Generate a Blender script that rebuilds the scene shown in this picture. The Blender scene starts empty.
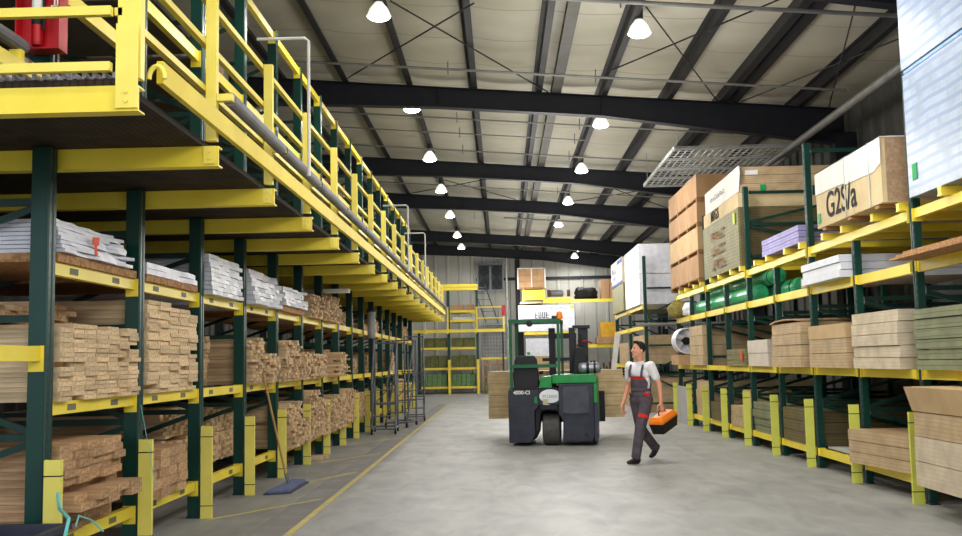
import bpy, bmesh, math, random
from mathutils import Vector, Matrix, Euler
PI = math.pi
C = bpy.context.scene.collection
rnd = random.Random(7)
ORD = ['first','second','third','fourth','fifth','sixth','seventh','eighth','ninth','tenth','eleventh','twelfth',
       'thirteenth','fourteenth','fifteenth','sixteenth','seventeenth','eighteenth','nineteenth']

# ------------------------------------------------------------------ materials
def lin(c):
    return tuple((v/255/12.92 if v/255 <= .04045 else ((v/255+.055)/1.055)**2.4) for v in c) + (1,)
MATS = {}
def mat(name, c1, c2=None, rough=.6, metal=0., scale=4., stretch=(1,1,1), bump=0., detail=4, coord='Object', vary=0., spec=.4, island=False, contrast=(.3,.7)):
    """noise-mixed two-tone procedural surface; vary = brightness spread per object / per island"""
    if name in MATS: return MATS[name]
    m = bpy.data.materials.new(name); m.use_nodes = True
    nt = m.node_tree; N = nt.nodes; L = nt.links
    b = N['Principled BSDF']
    b.inputs['Roughness'].default_value = rough
    b.inputs['Metallic'].default_value = metal
    b.inputs['Specular IOR Level'].default_value = spec
    c2 = c2 or tuple(max(0, v*.88) for v in c1)
    tc = N.new('ShaderNodeTexCoord'); mp = N.new('ShaderNodeMapping'); mp.inputs['Scale'].default_value = stretch
    L.new(tc.outputs[coord], mp.inputs['Vector'])
    nz = N.new('ShaderNodeTexNoise'); nz.inputs['Scale'].default_value = scale; nz.inputs['Detail'].default_value = detail
    L.new(mp.outputs[0], nz.inputs['Vector'])
    rp = N.new('ShaderNodeValToRGB')
    rp.color_ramp.elements[0].position = contrast[0]; rp.color_ramp.elements[1].position = contrast[1]
    rp.color_ramp.elements[0].color = lin(c1); rp.color_ramp.elements[1].color = lin(c2)
    L.new(nz.outputs[0], rp.inputs[0])
    col = rp.outputs[0]
    if vary:
        if island:
            src = N.new('ShaderNodeNewGeometry').outputs['Random Per Island']
        else:
            src = N.new('ShaderNodeObjectInfo').outputs['Random']
        hs = N.new('ShaderNodeHueSaturation')
        mr = N.new('ShaderNodeMapRange'); mr.inputs[3].default_value = 1-vary; mr.inputs[4].default_value = 1+vary*.6
        L.new(src, mr.inputs[0]); L.new(mr.outputs[0], hs.inputs['Value'])
        L.new(col, hs.inputs['Color']); col = hs.outputs[0]
    L.new(col, b.inputs['Base Color'])
    if bump:
        bp = N.new('ShaderNodeBump'); bp.inputs['Strength'].default_value = bump; bp.inputs['Distance'].default_value = .02
        L.new(nz.outputs[0], bp.inputs['Height']); L.new(bp.outputs[0], b.inputs['Normal'])
    MATS[name] = m
    return m
def striped(name, c1, c2, axis, per_m, frac=.2, rough=.6, noise=.15, spec=.3, vary=0.):
    """thin lines of c2 every 1/per_m metre along an axis, for sheet edges, ribs and shrink-wrap folds"""
    if name in MATS: return MATS[name]
    m = mat(name, c1, tuple(v*(1-noise) for v in c1), rough=rough, scale=5, spec=spec, vary=vary)
    nt = m.node_tree; N = nt.nodes; L = nt.links
    b = N['Principled BSDF']; old = b.inputs['Base Color'].links[0].from_socket
    tc = N.new('ShaderNodeTexCoord'); sp = N.new('ShaderNodeSeparateXYZ'); L.new(tc.outputs['Object'], sp.inputs[0])
    nz = N.new('ShaderNodeTexNoise'); nz.inputs['Scale'].default_value = 1.3; nz.inputs['Detail'].default_value = 3
    L.new(tc.outputs['Object'], nz.inputs['Vector'])
    ad = N.new('ShaderNodeMath'); ad.operation = 'MULTIPLY_ADD'; L.new(nz.outputs[0], ad.inputs[0]); ad.inputs[1].default_value = .6/per_m
    L.new(sp.outputs['XYZ'.index(axis)], ad.inputs[2])
    mu = N.new('ShaderNodeMath'); mu.operation = 'MULTIPLY'; mu.inputs[1].default_value = per_m; L.new(ad.outputs[0], mu.inputs[0])
    fr = N.new('ShaderNodeMath'); fr.operation = 'FRACT'; L.new(mu.outputs[0], fr.inputs[0])
    lt = N.new('ShaderNodeMath'); lt.operation = 'LESS_THAN'; lt.inputs[1].default_value = frac; L.new(fr.outputs[0], lt.inputs[0])
    mx = N.new('ShaderNodeMix'); mx.data_type = 'RGBA'
    L.new(lt.outputs[0], mx.inputs[0]); L.new(old, mx.inputs[6]); mx.inputs[7].default_value = lin(c2)
    L.new(mx.outputs[2], b.inputs['Base Color'])
    return m
def emis(name, c, s):
    m = bpy.data.materials.new(name); m.use_nodes = True
    b = m.node_tree.nodes['Principled BSDF']
    b.inputs['Base Color'].default_value = lin(c)
    b.inputs['Emission Color'].default_value = lin(c); b.inputs['Emission Strength'].default_value = s
    return m
def green_column():
    m = mat('rack_green', (10,66,54), (7,54,45), rough=.36, scale=3, spec=.4)
    nt = m.node_tree; N = nt.nodes; L = nt.links; b = N['Principled BSDF']; old = b.inputs['Base Color'].links[0].from_socket
    tc = N.new('ShaderNodeTexCoord'); sp = N.new('ShaderNodeSeparateXYZ'); L.new(tc.outputs['Object'], sp.inputs[0])
    def M(op, a, v=None):
        n = N.new('ShaderNodeMath'); n.operation = op
        L.new(a, n.inputs[0])
        if v is not None:
            if isinstance(v, float): n.inputs[1].default_value = v
            else: L.new(v, n.inputs[1])
        return n.outputs[0]
    fz = M('LESS_THAN', M('ABSOLUTE', M('SUBTRACT', M('FRACT', M('MULTIPLY', sp.outputs[2], 13.)), .5)), .2)
    fy = M('LESS_THAN', M('ABSOLUTE', M('SUBTRACT', M('ABSOLUTE', sp.outputs[1]), .032)), .008)
    mask = M('MULTIPLY', fz, fy)
    mx = N.new('ShaderNodeMix'); mx.data_type = 'RGBA'; L.new(mask, mx.inputs[0]); L.new(old, mx.inputs[6]); mx.inputs[7].default_value = lin((4,14,14))
    L.new(mx.outputs[2], b.inputs['Base Color'])
    return m
GREEN = green_column()
GREENB = mat('brace_green', (9,58,48), (7,46,38), rough=.45)
YEL = mat('safety_yellow', (248,226,78), (236,212,58), rough=.42, scale=2.5, spec=.5)
YELB = mat('rail_yellow', (244,228,110), (234,214,88), rough=.4, scale=2.5, spec=.5)
LIME = mat('post_yellow', (240,228,116), (228,214,98), rough=.5, scale=3)
LIMER = mat('post_lime', (220,222,104), (206,208,90), rough=.5, scale=3)
BLACK = mat('black_rubber', (24,24,26), (16,16,18), rough=.7)
STEEL = mat('grey_steel', (120,124,128), (98,102,108), rough=.4, metal=.6)
NAVY = mat('painted_navy_steel', (30,33,44), (22,25,34), rough=.55)
PURLIN = mat('purlin_steel', (46,46,48), (36,36,40), rough=.6)
PINE = mat('pine_board', (232,208,168), (204,172,130), rough=.75, scale=3.2, stretch=(.7,9,14), detail=6, vary=.24)
PINED = mat('pine_board_dark', (208,172,130), (160,122,86), rough=.8, scale=3.2, stretch=(.7,9,14), detail=6, vary=.22)
PINES = mat('pine_stock', (224,198,158), (184,148,108), rough=.75, scale=3.2, stretch=(.7,9,14), detail=6, vary=.3, island=True)
OSB = mat('strand_board', (196,152,106), (160,116,76), rough=.85, scale=26, contrast=(.4,.6))
WRAP = mat('white_wrap', (236,236,242), (214,216,226), rough=.38, scale=7, bump=.5)
CARD = mat('carton_brown', (192,156,118), (172,136,100), rough=.85, scale=3)
CARDT = mat('carton_tan', (206,178,136), (190,160,118), rough=.85, scale=3)
DARKW = mat('dark_gap', (36,30,24), (24,20,16), rough=.9)
MDF = striped('mdf_edges', (206,180,142), (172,144,108), 'Z', 26, .14)
MDFP = striped('pale_sheet_edges', (222,206,178), (196,178,150), 'Z', 26, .12)
OLIVE = striped('olive_sheet_edges', (146,140,92), (110,106,68), 'Z', 16, .16)
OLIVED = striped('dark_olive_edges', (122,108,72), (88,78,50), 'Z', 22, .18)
GRN = striped('green_sheet_edges', (142,146,112), (104,108,80), 'Z', 18, .16)
WHITEP = striped('white_pack_folds', (166,180,200), (134,150,178), 'Z', 9, .35, rough=.3)
RED = mat('red_paint', (190,18,30), (160,10,22), rough=.4)
DARKM = mat('dark_mark', (34,30,34), rough=.8)
GREENT = mat('green_tag', (22,168,92), rough=.6)
WHITE = mat('white_card', (236,234,228), (224,222,216), rough=.7)

# ------------------------------------------------------------------ geometry helpers
class MB:
    def __init__(s): s.bm = bmesh.new()
    def box(s, x0, x1, y0, y1, z0, z1, mx=None):
        v = [s.bm.verts.new(p) for p in ((x0,y0,z0),(x1,y0,z0),(x1,y1,z0),(x0,y1,z0),(x0,y0,z1),(x1,y0,z1),(x1,y1,z1),(x0,y1,z1))]
        if mx is not None:
            for q in v: q.co = mx @ q.co
        for f in ((3,2,1,0),(4,5,6,7),(0,1,5,4),(1,2,6,5),(2,3,7,6),(3,0,4,7)): s.bm.faces.new([v[i] for i in f])
        return s
    def bar(s, p, q, w, h=None, up=(0,0,1)):
        """rectangular bar from p to q, w wide, h high"""
        h = h or w; p = Vector(p); q = Vector(q); d = (q-p); n = d.normalized()
        u = Vector(up)
        if abs(n.dot(u)) > .99: u = Vector((1,0,0))
        a = n.cross(u).normalized(); b = a.cross(n).normalized()
        pts = []
        for e in (p, q):
            for i, j in ((-1,-1),(1,-1),(1,1),(-1,1)): pts.append(s.bm.verts.new(e + a*(i*w/2) + b*(j*h/2)))
        for f in ((3,2,1,0),(4,5,6,7),(0,1,5,4),(1,2,6,5),(2,3,7,6),(3,0,4,7)): s.bm.faces.new([pts[i] for i in f])
        return s
    def tube(s, pts, r, n=10, caps=True, r2=None):
        pts = [Vector(p) for p in pts]; rings = []
        ref = None
        for i, p in enumerate(pts):
            d = (pts[min(i+1,len(pts)-1)] - pts[max(i-1,0)]).normalized()
            if ref is None:
                ref = Vector((0,0,1)) if abs(d.z) < .9 else Vector((1,0,0))
            a = d.cross(ref).normalized(); b = d.cross(a).normalized(); ref = a.cross(d)
            rr = r if r2 is None else r + (r2-r)*i/max(1,len(pts)-1)
            rings.append([s.bm.verts.new(p + a*math.cos(t*2*PI/n)*rr + b*math.sin(t*2*PI/n)*rr) for t in range(n)])
        for A, B in zip(rings, rings[1:]):
            for t in range(n): s.bm.faces.new((A[t], A[(t+1)%n], B[(t+1)%n], B[t]))
        if caps: s.bm.faces.new(rings[0][::-1]); s.bm.faces.new(rings[-1])
        return s
    def lathe(s, prof, n=20, c=(0,0,0), axis='Z'):
        """profile of (radius, height) turned about an axis"""
        rings = []
        for r, h in prof:
            ring = []
            for t in range(n):
                x, y = r*math.cos(t*2*PI/n), r*math.sin(t*2*PI/n)
                p = {'Z':(x,y,h),'Y':(x,h,y),'X':(h,x,y)}[axis]
                ring.append(s.bm.verts.new((p[0]+c[0],p[1]+c[1],p[2]+c[2])))
            rings.append(ring)
        for A, B in zip(rings, rings[1:]):
            for t in range(n): s.bm.faces.new((A[t], A[(t+1)%n], B[(t+1)%n], B[t]))
        s.bm.faces.new(rings[0][::-1]); s.bm.faces.new(rings[-1])
        return s
    def prism(s, poly, a, b, axis='Y'):
        """polygon of 2-D points pushed from a to b along an axis"""
        def P(u, v, w): return {'Y':(u,w,v),'X':(w,u,v),'Z':(u,v,w)}[axis]
        A = [s.bm.verts.new(P(u,v,a)) for u, v in poly]; B = [s.bm.verts.new(P(u,v,b)) for u, v in poly]
        k = len(poly)
        s.bm.faces.new(A[::-1]); s.bm.faces.new(B)
        for t in range(k): s.bm.faces.new((A[t], A[(t+1)%k], B[(t+1)%k], B[t]))
        return s
    def hull(s, pts):
        vs = [s.bm.verts.new(p) for p in pts]
        r = bmesh.ops.convex_hull(s.bm, input=vs)
        bmesh.ops.delete(s.bm, geom=[g for g in r['geom_interior'] if isinstance(g, bmesh.types.BMVert)], context='VERTS')
        return s
    def build(s, name, m, parent=None, loc=None, smooth=False, bevel=0):
        bmesh.ops.recalc_face_normals(s.bm, faces=s.bm.faces)
        if bevel: bmesh.ops.bevel(s.bm, geom=s.bm.edges[:], offset=bevel, segments=2, affect='EDGES', profile=.6)
        me = bpy.data.meshes.new(name); s.bm.to_mesh(me); s.bm.free()
        if smooth:
            for p in me.polygons: p.use_smooth = True
        me.materials.append(m)
        o = bpy.data.objects.new(name, me); C.objects.link(o)
        if parent is not None: o.parent = parent
        if loc is not None: o.location = loc
        return o
def bx(*a): return MB().box(*a)
def tag(o, label=None, cat=None, group=None, kind=None):
    if label: o['label'] = label
    if cat: o['category'] = cat
    if group: o['group'] = group
    if kind: o['kind'] = kind
    return o
def thing(name, label, cat, loc=(0,0,0), rz=0, group=None):
    o = bpy.data.objects.new(name, None); C.objects.link(o); o.empty_display_size = .1
    o.location = loc; o.rotation_euler = (0,0,rz)
    return tag(o, label, cat, group)
def dup(root, loc, rz=None, label=None, group=None):
    r = root.copy(); C.objects.link(r); r.location = loc
    if rz is not None: r.rotation_euler = (0,0,rz)
    if label: r['label'] = label
    if group: r['group'] = group
    for ch in list(root.children):
        c = ch.copy(); C.objects.link(c); c.parent = r
        for g in list(ch.children):
            d = g.copy(); C.objects.link(d); d.parent = c
    return r
def struct(name, mb, m, label=None, group=None, smooth=False):
    o = mb.build(name, m, smooth=smooth); o['kind'] = 'structure'
    if label: o['label'] = label
    if group: o['group'] = group
    return o
def text(name, body, m, parent, loc, rot, size, bold=0.):
    cu = bpy.data.curves.new(name, 'FONT'); cu.body = body; cu.size = size; cu.extrude = .0015; cu.offset = bold
    cu.align_x = 'CENTER'; cu.align_y = 'CENTER'; cu.materials.append(m)
    q = bpy.data.objects.new(name, cu); C.objects.link(q)
    dg = bpy.context.evaluated_depsgraph_get(); dg.update()
    me = bpy.data.meshes.new_from_object(q.evaluated_get(dg)); bpy.data.objects.remove(q)
    o = bpy.data.objects.new(name, me); C.objects.link(o); o.parent = parent; o.location = loc; o.rotation_euler = rot
    return o
def marks(name, m, parent, n, w, h, mx, seed):
    """worn letter-like strokes, n glyphs in a strip w x h, mx places the strip (u to the right, v up)"""
    R = random.Random(seed); mb = MB(); cw = w/n
    for i in range(n):
        u = -w/2 + i*cw; k = R.randint(0, 3)
        t = min(cw*.2, h*.2)
        def st(a, b, c, d): mb.box(u+a, u+b, c, d, 0, .002, mx)
        st(cw*.1, cw*.1+t, -h/2, h/2)
        if k in (0, 1): st(cw*.1, cw*.8, h/2-t, h/2)
        if k in (0, 2): st(cw*.1, cw*.8, -t/2, t/2)
        if k in (1, 2, 3): st(cw*.1, cw*.8, -h/2, -h/2+t)
        if k in (0, 3): st(cw*.8-t, cw*.8, -h/2, h/2)
    return mb.build(name, m, parent)
def face_mx(origin, u, v):
    """matrix whose x runs along u, y along v, z out of the face"""
    u = Vector(u).normalized(); v = Vector(v).normalized(); w = u.cross(v)
    M = Matrix.Identity(4)
    for i in range(3): M[i][0] = u[i]; M[i][1] = v[i]; M[i][2] = w[i]; M[i][3] = origin[i]
    return M

# rack grid shared by both rows: columns every 1.725 m down the aisle
G = 1.725
LY = [6.73 + G*i for i in range(17)]
RY = [10.2 + G*i for i in range(9)]
LX, RX = -3.112, 4.25

# ------------------------------------------------------------------ room shell
def roofz(x): return 7.13 - .08*x          # top of the rafters
YA, YB, XA, XB = -6., 50.6, -10., 7.55
def floor_mat():
    m = mat('polished_concrete', (160,160,157), (142,142,140), rough=.5, scale=1.1, detail=8, spec=.35, contrast=(.32,.7))
    nt = m.node_tree; N = nt.nodes; L = nt.links; b = N['Principled BSDF']; old = b.inputs['Base Color'].links[0].from_socket
    tc = N.new('ShaderNodeTexCoord'); mp = N.new('ShaderNodeMapping'); mp.inputs['Scale'].default_value = (1.3,.45,1)
    L.new(tc.outputs['Object'], mp.inputs[0])
    n2 = N.new('ShaderNodeTexNoise'); n2.inputs['Scale'].default_value = 2.2; n2.inputs['Detail'].default_value = 9; n2.inputs['Distortion'].default_value = 1.2
    L.new(mp.outputs[0], n2.inputs[0])
    rp = N.new('ShaderNodeValToRGB'); rp.color_ramp.elements[0].position = .3; rp.color_ramp.elements[0].color = (.80,.80,.82,1)
    rp.color_ramp.elements[1].position = .62; rp.color_ramp.elements[1].color = (1.06,1.06,1.05,1)
    L.new(n2.outputs[0], rp.inputs[0])
    mx = N.new('ShaderNodeMix'); mx.data_type = 'RGBA'; mx.blend_type = 'MULTIPLY'; mx.inputs[0].default_value = 1
    L.new(old, mx.inputs[6]); L.new(rp.outputs[0], mx.inputs[7]); L.new(mx.outputs[2], b.inputs['Base Color'])
    return m
struct('floor', bx(XA,XB,YA,YB,-.1,0), floor_mat(), 'grey polished concrete warehouse floor with faint scuffs')
# worn paint and a dark tyre strip lie flat on the concrete
tape = mat('worn_yellow_paint', (202,184,92), (176,168,140), rough=.7, scale=9, contrast=(.42,.62))
struct('floor_marking', bx(-1.965,-1.90,4.,36.,0,.003), tape, 'long worn yellow lane line beside the left racks')
for i, (y, x0) in enumerate([(10.35,-2.93),(13.1,-2.62),(15.9,-2.85),(19.3,-2.9)]):
    mb = MB(); mb.bar((x0,y-.35,.0015),(-2.05,y+1.0,.0015),.06,.003)
    struct('floor_marking', mb, tape, ORD[i]+' short worn yellow bay line crossing the edge of the aisle')
struct('floor_marking', bx(-2.30,-1.97,4.,36.,0,.002), mat('dark_tyre_strip', (140,139,137), (124,123,122), rough=.6, scale=3), 'dark worn strip along the lane line')
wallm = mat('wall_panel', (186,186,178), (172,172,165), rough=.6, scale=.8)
wallin = mat('wall_liner', (206,205,198), (194,193,187), rough=.6, scale=.8)
def ribbed(x0, x1, pitch, depth):
    p = [(x0, 0)]; x = x0
    while x < x1 - pitch:
        p += [(x+pitch*.72,0),(x+pitch*.78,-depth),(x+pitch*.94,-depth),(x+pitch,0)]; x += pitch
    return p + [(x1,0)]
def sheet_wall(name, poly, z0, z1, place, m, label):
    mb = MB(); A = []; B = []
    for u, d in poly:
        A.append(mb.bm.verts.new(place(u, d, z0))); B.append(mb.bm.verts.new(place(u, d, z1)))
    for i in range(len(poly)-1): mb.bm.faces.new((A[i],A[i+1],B[i+1],B[i]))
    return struct(name, mb, m, label)
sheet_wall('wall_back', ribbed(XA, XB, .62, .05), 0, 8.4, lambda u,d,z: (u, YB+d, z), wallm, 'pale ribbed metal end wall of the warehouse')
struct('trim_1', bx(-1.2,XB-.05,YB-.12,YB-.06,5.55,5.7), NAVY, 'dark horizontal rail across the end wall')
sheet_wall('wall_right', ribbed(YA, YB, .62, .05), 0, 7.2, lambda u,d,z: (XB+d, u, z), mat('wall_shaded_panel', (104,106,102), (90,92,88), rough=.6), 'grey ribbed metal side wall behind the right racks')  # panel colour darkened to stand in for shade behind the racks
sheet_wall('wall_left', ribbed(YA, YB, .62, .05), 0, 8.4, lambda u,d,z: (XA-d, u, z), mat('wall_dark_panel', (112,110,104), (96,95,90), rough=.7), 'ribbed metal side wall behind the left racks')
# roof underside: quilted white insulation sagging between the purlins
def roof_mat():
    m = mat('roof_insulation', (200,196,180), (182,178,160), rough=.7, scale=.9, detail=5, bump=.3)
    nt = m.node_tree; N = nt.nodes; L = nt.links; b = N['Principled BSDF']; old = b.inputs['Base Color'].links[0].from_socket
    tc = N.new('ShaderNodeTexCoord'); sp = N.new('ShaderNodeSeparateXYZ'); L.new(tc.outputs['Object'], sp.inputs[0])
    mu = N.new('ShaderNodeMath'); mu.operation='MULTIPLY'; mu.inputs[1].default_value=.62; L.new(sp.outputs[1], mu.inputs[0])
    fr = N.new('ShaderNodeMath'); fr.operation='FRACT'; L.new(mu.outputs[0], fr.inputs[0])
    lt = N.new('ShaderNodeMath'); lt.operation='LESS_THAN'; lt.inputs[1].default_value=.03; L.new(fr.outputs[0], lt.inputs[0])
    mx = N.new('ShaderNodeMix'); mx.data_type='RGBA'; L.new(lt.outputs[0], mx.inputs[0]); L.new(old, mx.inputs[6]); mx.inputs[7].default_value = lin((166,162,142))
    L.new(mx.outputs[2], b.inputs['Base Color'])
    return m
PX = [-.48 + 1.35*k for k in range(-6, 6)]
mb = MB(); prof = []
xs = [XA] + PX + [XB]
for a, b_ in zip(xs, xs[1:]):
    for k in range(6):
        x = a + (b_-a)*k/6; prof.append((x, roofz(x)+.235-.05*math.sin(PI*k/6)))
prof.append((XB, roofz(XB)+.235))
A = [mb.bm.verts.new((x,YA,z)) for x, z in prof]; B = [mb.bm.verts.new((x,YB,z)) for x, z in prof]
for i in range(len(prof)-1): mb.bm.faces.new((A[i],A[i+1],B[i+1],B[i]))
struct('ceiling', mb, roof_mat(), 'sloping white insulated underside of the metal roof', smooth=True)
for i, x in enumerate(PX):
    z = roofz(x)+.005
    mb = MB().prism([(x-.015,z),(x+.10,z),(x+.10,z+.03),(x+.015,z+.03),(x+.015,z+.2),(x-.09,z+.2),(x-.09,z+.225),(x-.015,z+.225)], YA, YB)
    struct('roof_purlin', mb, PURLIN, f'{ORD[i]} dark roof purlin counted from the left eave', 'roof purlins')
struct('roof_purlin', bx(1.16,1.36,YA,YB,roofz(1.26)+.0,roofz(1.26)+.12), mat('olive_channel', (96,96,86), (84,84,76), rough=.6), 'flat olive grey channel running between two dark purlins', 'roof purlins')
struct('roof_purlin', bx(4.62,4.78,YA,YB,roofz(4.7)+.005,roofz(4.7)+.2), PURLIN, 'dark extra purlin doubled beside the second right purlin', 'roof purlins')
RAF = [5.5, 13.0, 20.5, 28.4, 34.6, 44.5, 50.2]
def rafter(y, label):
    def depth(x):
        pts = [(-10,.85),(-4,.5),(-1.2,.41),(2.2,.41),(7.2,.74)]
        for (a,p),(b,q) in zip(pts, pts[1:]):
            if x <= b: return p + (q-p)*(x-a)/(b-a)
        return pts[-1][1]
    X = [-9.9,-7,-4,-2.6,-1.2,.5,2.2,4,5.6,7.2]
    mb = MB()
    for a, b_ in zip(X, X[1:]):
        ta, tb = roofz(a), roofz(b_); da, db = ta-depth(a), tb-depth(b_)
        for (ya, yb, f) in ((-.012,.012,0),(-.11,.11,1)):
            if f == 0:
                mb.prism([(a,da),(b_,db),(b_,tb),(a,ta)], y+ya, y+yb)
            else:
                mb.prism([(a,da-.02),(b_,db-.02),(b_,db),(a,da)], y+ya, y+yb)
                mb.prism([(a,ta-.02),(b_,tb-.02),(b_,tb),(a,ta)], y+ya, y+yb)
    for x in (-1.2, 2.2): mb.box(x-.01,x+.01,y-.1,y+.1,roofz(x)-depth(x),roofz(x))
    bmesh.ops.remove_doubles(mb.bm, verts=mb.bm.verts, dist=1e-5)
    return struct('roof_rafter', mb, NAVY, label, 'roof rafters')
RL = ['dark roof rafter passing overhead close to the camera','dark roof rafter above the near end of the right racks','deep dark roof rafter, nearest of the five in view','dark roof rafter second behind the nearest one in view',
      'dark roof rafter third down the warehouse','dark roof rafter next before the end wall','dark roof rafter against the top of the end wall']
for y, l in zip(RAF, RL):
    rafter(y, l)
    if y < 50: struct('column_right', bx(6.95,7.4,y-.13,y+.13,0,roofz(7.2)-.5), NAVY, 'dark wall column under the right end of a rafter', 'side wall columns')
struct('column_back', bx(.78,1.02,50.2,50.48,0,6.6), NAVY, 'dark steel column on the end wall')
# bracing rods in the plane of the roof
ROD = mat('bracing_rod', (40,40,44), rough=.5)
def zr(x): return roofz(x) - .03
for i, (a, b_) in enumerate([((-1.64,15.4),(1.1,20.3)),((-3.0,19.85),(-.31,15.2)),((2.2,18.5),(4.9,13.2)),((2.35,15.0),(4.6,20.3)),((5.04,20.2),(6.9,15.0)),((5.2,13.9),(6.8,20.2)),
                          ((-3.2,29.2),(.6,34.2)),((-3.2,34.2),(.6,29.2)),((2.2,29),(5.8,34.2)),((2.2,34.2),(5.8,29))]):
    d_ = .04*(i % 2)
    mb = MB().tube([(a[0],a[1],zr(a[0])-d_),(b_[0],b_[1],zr(b_[0])-d_)], .014, 6)
    tag(mb.build('bracing_rod', ROD), f'{ORD[i]} thin dark bracing rod slung diagonally under the roof', 'bracing rod', 'roof bracing rods')
PIPE = mat('conduit_grey', (150,150,148), (130,130,128), rough=.45, metal=.3)
for i, (y, x0, x1, r) in enumerate([(14.6,-3.4,6.7,.035),(18.6,-3.9,6.6,.026),(22.5,-4.2,5.4,.02),(24,-4.2,2.2,.016),(26,-4.2,5.8,.02),(31.5,-3.8,6,.02),(38,.2,6.4,.035)]):
    mb = MB().tube([(x0,y,roofz(x0)-.15),(x1,y,roofz(x1)-.15)], r, 8)
    p = mb.build('ceiling_sprinkler_pipe', PIPE)
    tag(p, f'{ORD[i]} thin grey pipe across the roof, counted down the warehouse', 'pipe', 'pipes across the roof')
    q = MB()
    for x in (-.9, 1.9): q.tube([(x,y,roofz(x)-.0),(x,y,roofz(x)-.25)], .012, 6).lathe([(.005,-.01),(.03,0),(.005,.01)], 8, (x,y,roofz(x)-.16))
    q.build('sprinkler_head', PIPE, p)
pr = MB().tube([(6.15,10.8,5.80),(6.15,23,5.84)], .075, 12).build('ceiling_hung_pipe', PIPE)
tag(pr, 'thick grey pipe running along the top of the side wall', 'pipe')
# ------------------------------------------------------------------ high-bay lamps
LENS = emis('lamp_lens', (255,252,244), 14)
HOUS = mat('lamp_housing', (60,60,64), (48,48,52), rough=.5)
def make_light():
    t = thing('high_bay_lamp', 'x', 'ceiling lamp')
    MB().lathe([(.05,.42),(.07,.40),(.07,.24),(.03,.22)], 14).build('driver_housing', HOUS, t, smooth=False)
    MB().tube([(0,0,.42),(0,0,.50)], .012, 6).build('hanger', HOUS, t)
    MB().lathe([(.06,.22),(.14,.12),(.19,.0),(.185,-.01),(.17,.0)], 20).build('shade', emis('lamp_shade', (245,243,236), .8), t)
    MB().lathe([(.165,-.002),(.16,-.03),(.12,-.05),(.02,-.055)], 20).build('lens', LENS, t, smooth=True)
    return t
lamp0 = make_light(); first = True
rows = [(-1.79, [-1.5,3.6,9.6,15.1,20.9,26.2,31.2,36.7,42.7,47.2], 'left'), (2.33, [-1.5,3.8,9.8,15.7,22,27.4,33,38.6], 'right'), (3.7, [45.7,48.9], 'far right')]
for x, ys, side in rows:
    for i, y in enumerate(ys):
        lab = f'round bright high-bay lamp, {ORD[i]} of the {side} row down the roof'
        loc = (x, y, 6.88 if x < 0 else (6.7 if x < 3 else 6.5))
        if first: lamp0.location = loc; lamp0['label'] = lab; lamp0['group'] = 'high-bay lamps'; first = False
        else: dup(lamp0, loc, label=lab, group='high-bay lamps')
        ld = bpy.data.lights.new('lamp_light', 'SPOT'); ld.spot_size = math.radians(172); ld.spot_blend = .35
        ld.energy = 200; ld.shadow_soft_size = .17; ld.color = (1,.98,.945)
        lo = bpy.data.objects.new('lamp_light', ld); C.objects.link(lo); lo.location = (loc[0], loc[1], loc[2]-.12)
        fd = bpy.data.lights.new('fill_light', 'POINT'); fd.energy = 80 if x > 0 else 115; fd.shadow_soft_size = .5; fd.color = (1,.98,.945)  # added soft fill without a fixture, brightens rack sides and roof
        fo = bpy.data.objects.new('fill_light', fd); C.objects.link(fo); fo.location = (loc[0] if x > 0 else .9, loc[1], loc[2]-(2.2 if x > 0 else 2.7))

# ------------------------------------------------------------------ rack hardware
def col_profile(w=.062, face=1):
    """open channel section, face = +1 looks towards +X"""
    p = [(-w,-w),(w-.012,-w),(w-.012,-w+.006),(w,-w+.012),(w,-.016),(w-.012,-.010),(w-.012,.010),(w,.016),(w,w-.012),(w-.012,w-.006),(w-.012,w),(-w,w)]
    return p if face > 0 else [(-x,y) for x, y in p][::-1]
def make_upright(name, label, face, h, depth, z0=0., group=None, foot=True, braces=None):
    cw = .062 if face > 0 else .043
    t = thing(name, label, 'rack upright', group=group)
    MB().prism(col_profile(cw, face), z0+(.012 if foot else 0), z0+h, 'Z').build('front_column', GREEN, t)
    o = MB().prism(col_profile(cw, -face), z0+(.012 if foot else 0), z0+h, 'Z').build('rear_column', GREEN, t, loc=(-face*depth,0,0))
    if foot:
        MB().box(-cw-.005,cw+.005,-.085,.085,z0,z0+.011).build('foot_plate', GREENB, t)
        MB().box(-cw-.005,cw+.005,-.085,.085,z0,z0+.011).build('foot_plate', GREENB, t, loc=(-face*depth,0,0))
    a, b = -face*.063, -face*(depth-.063)
    zs = braces or [z0+.25+.8*k for k in range(9) if .25+.8*k < h-.1]
    if True:
        for i, z in enumerate(zs):
            MB().bar((a,0,z),(b,0,z),.035,.05).build('horizontal_brace', GREENB, t)
            if i+1 < len(zs) and zs[i+1]-z < 1:
                mb = MB()
                if i % 2: mb.bar((a,0,z+.04),(b,0,zs[i+1]-.04),.03,.045)
                else: mb.bar((b,0,z+.04),(a,0,zs[i+1]-.04),.03,.045)
                mb.build('diagonal_brace', GREENB, t)
    return t
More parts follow.
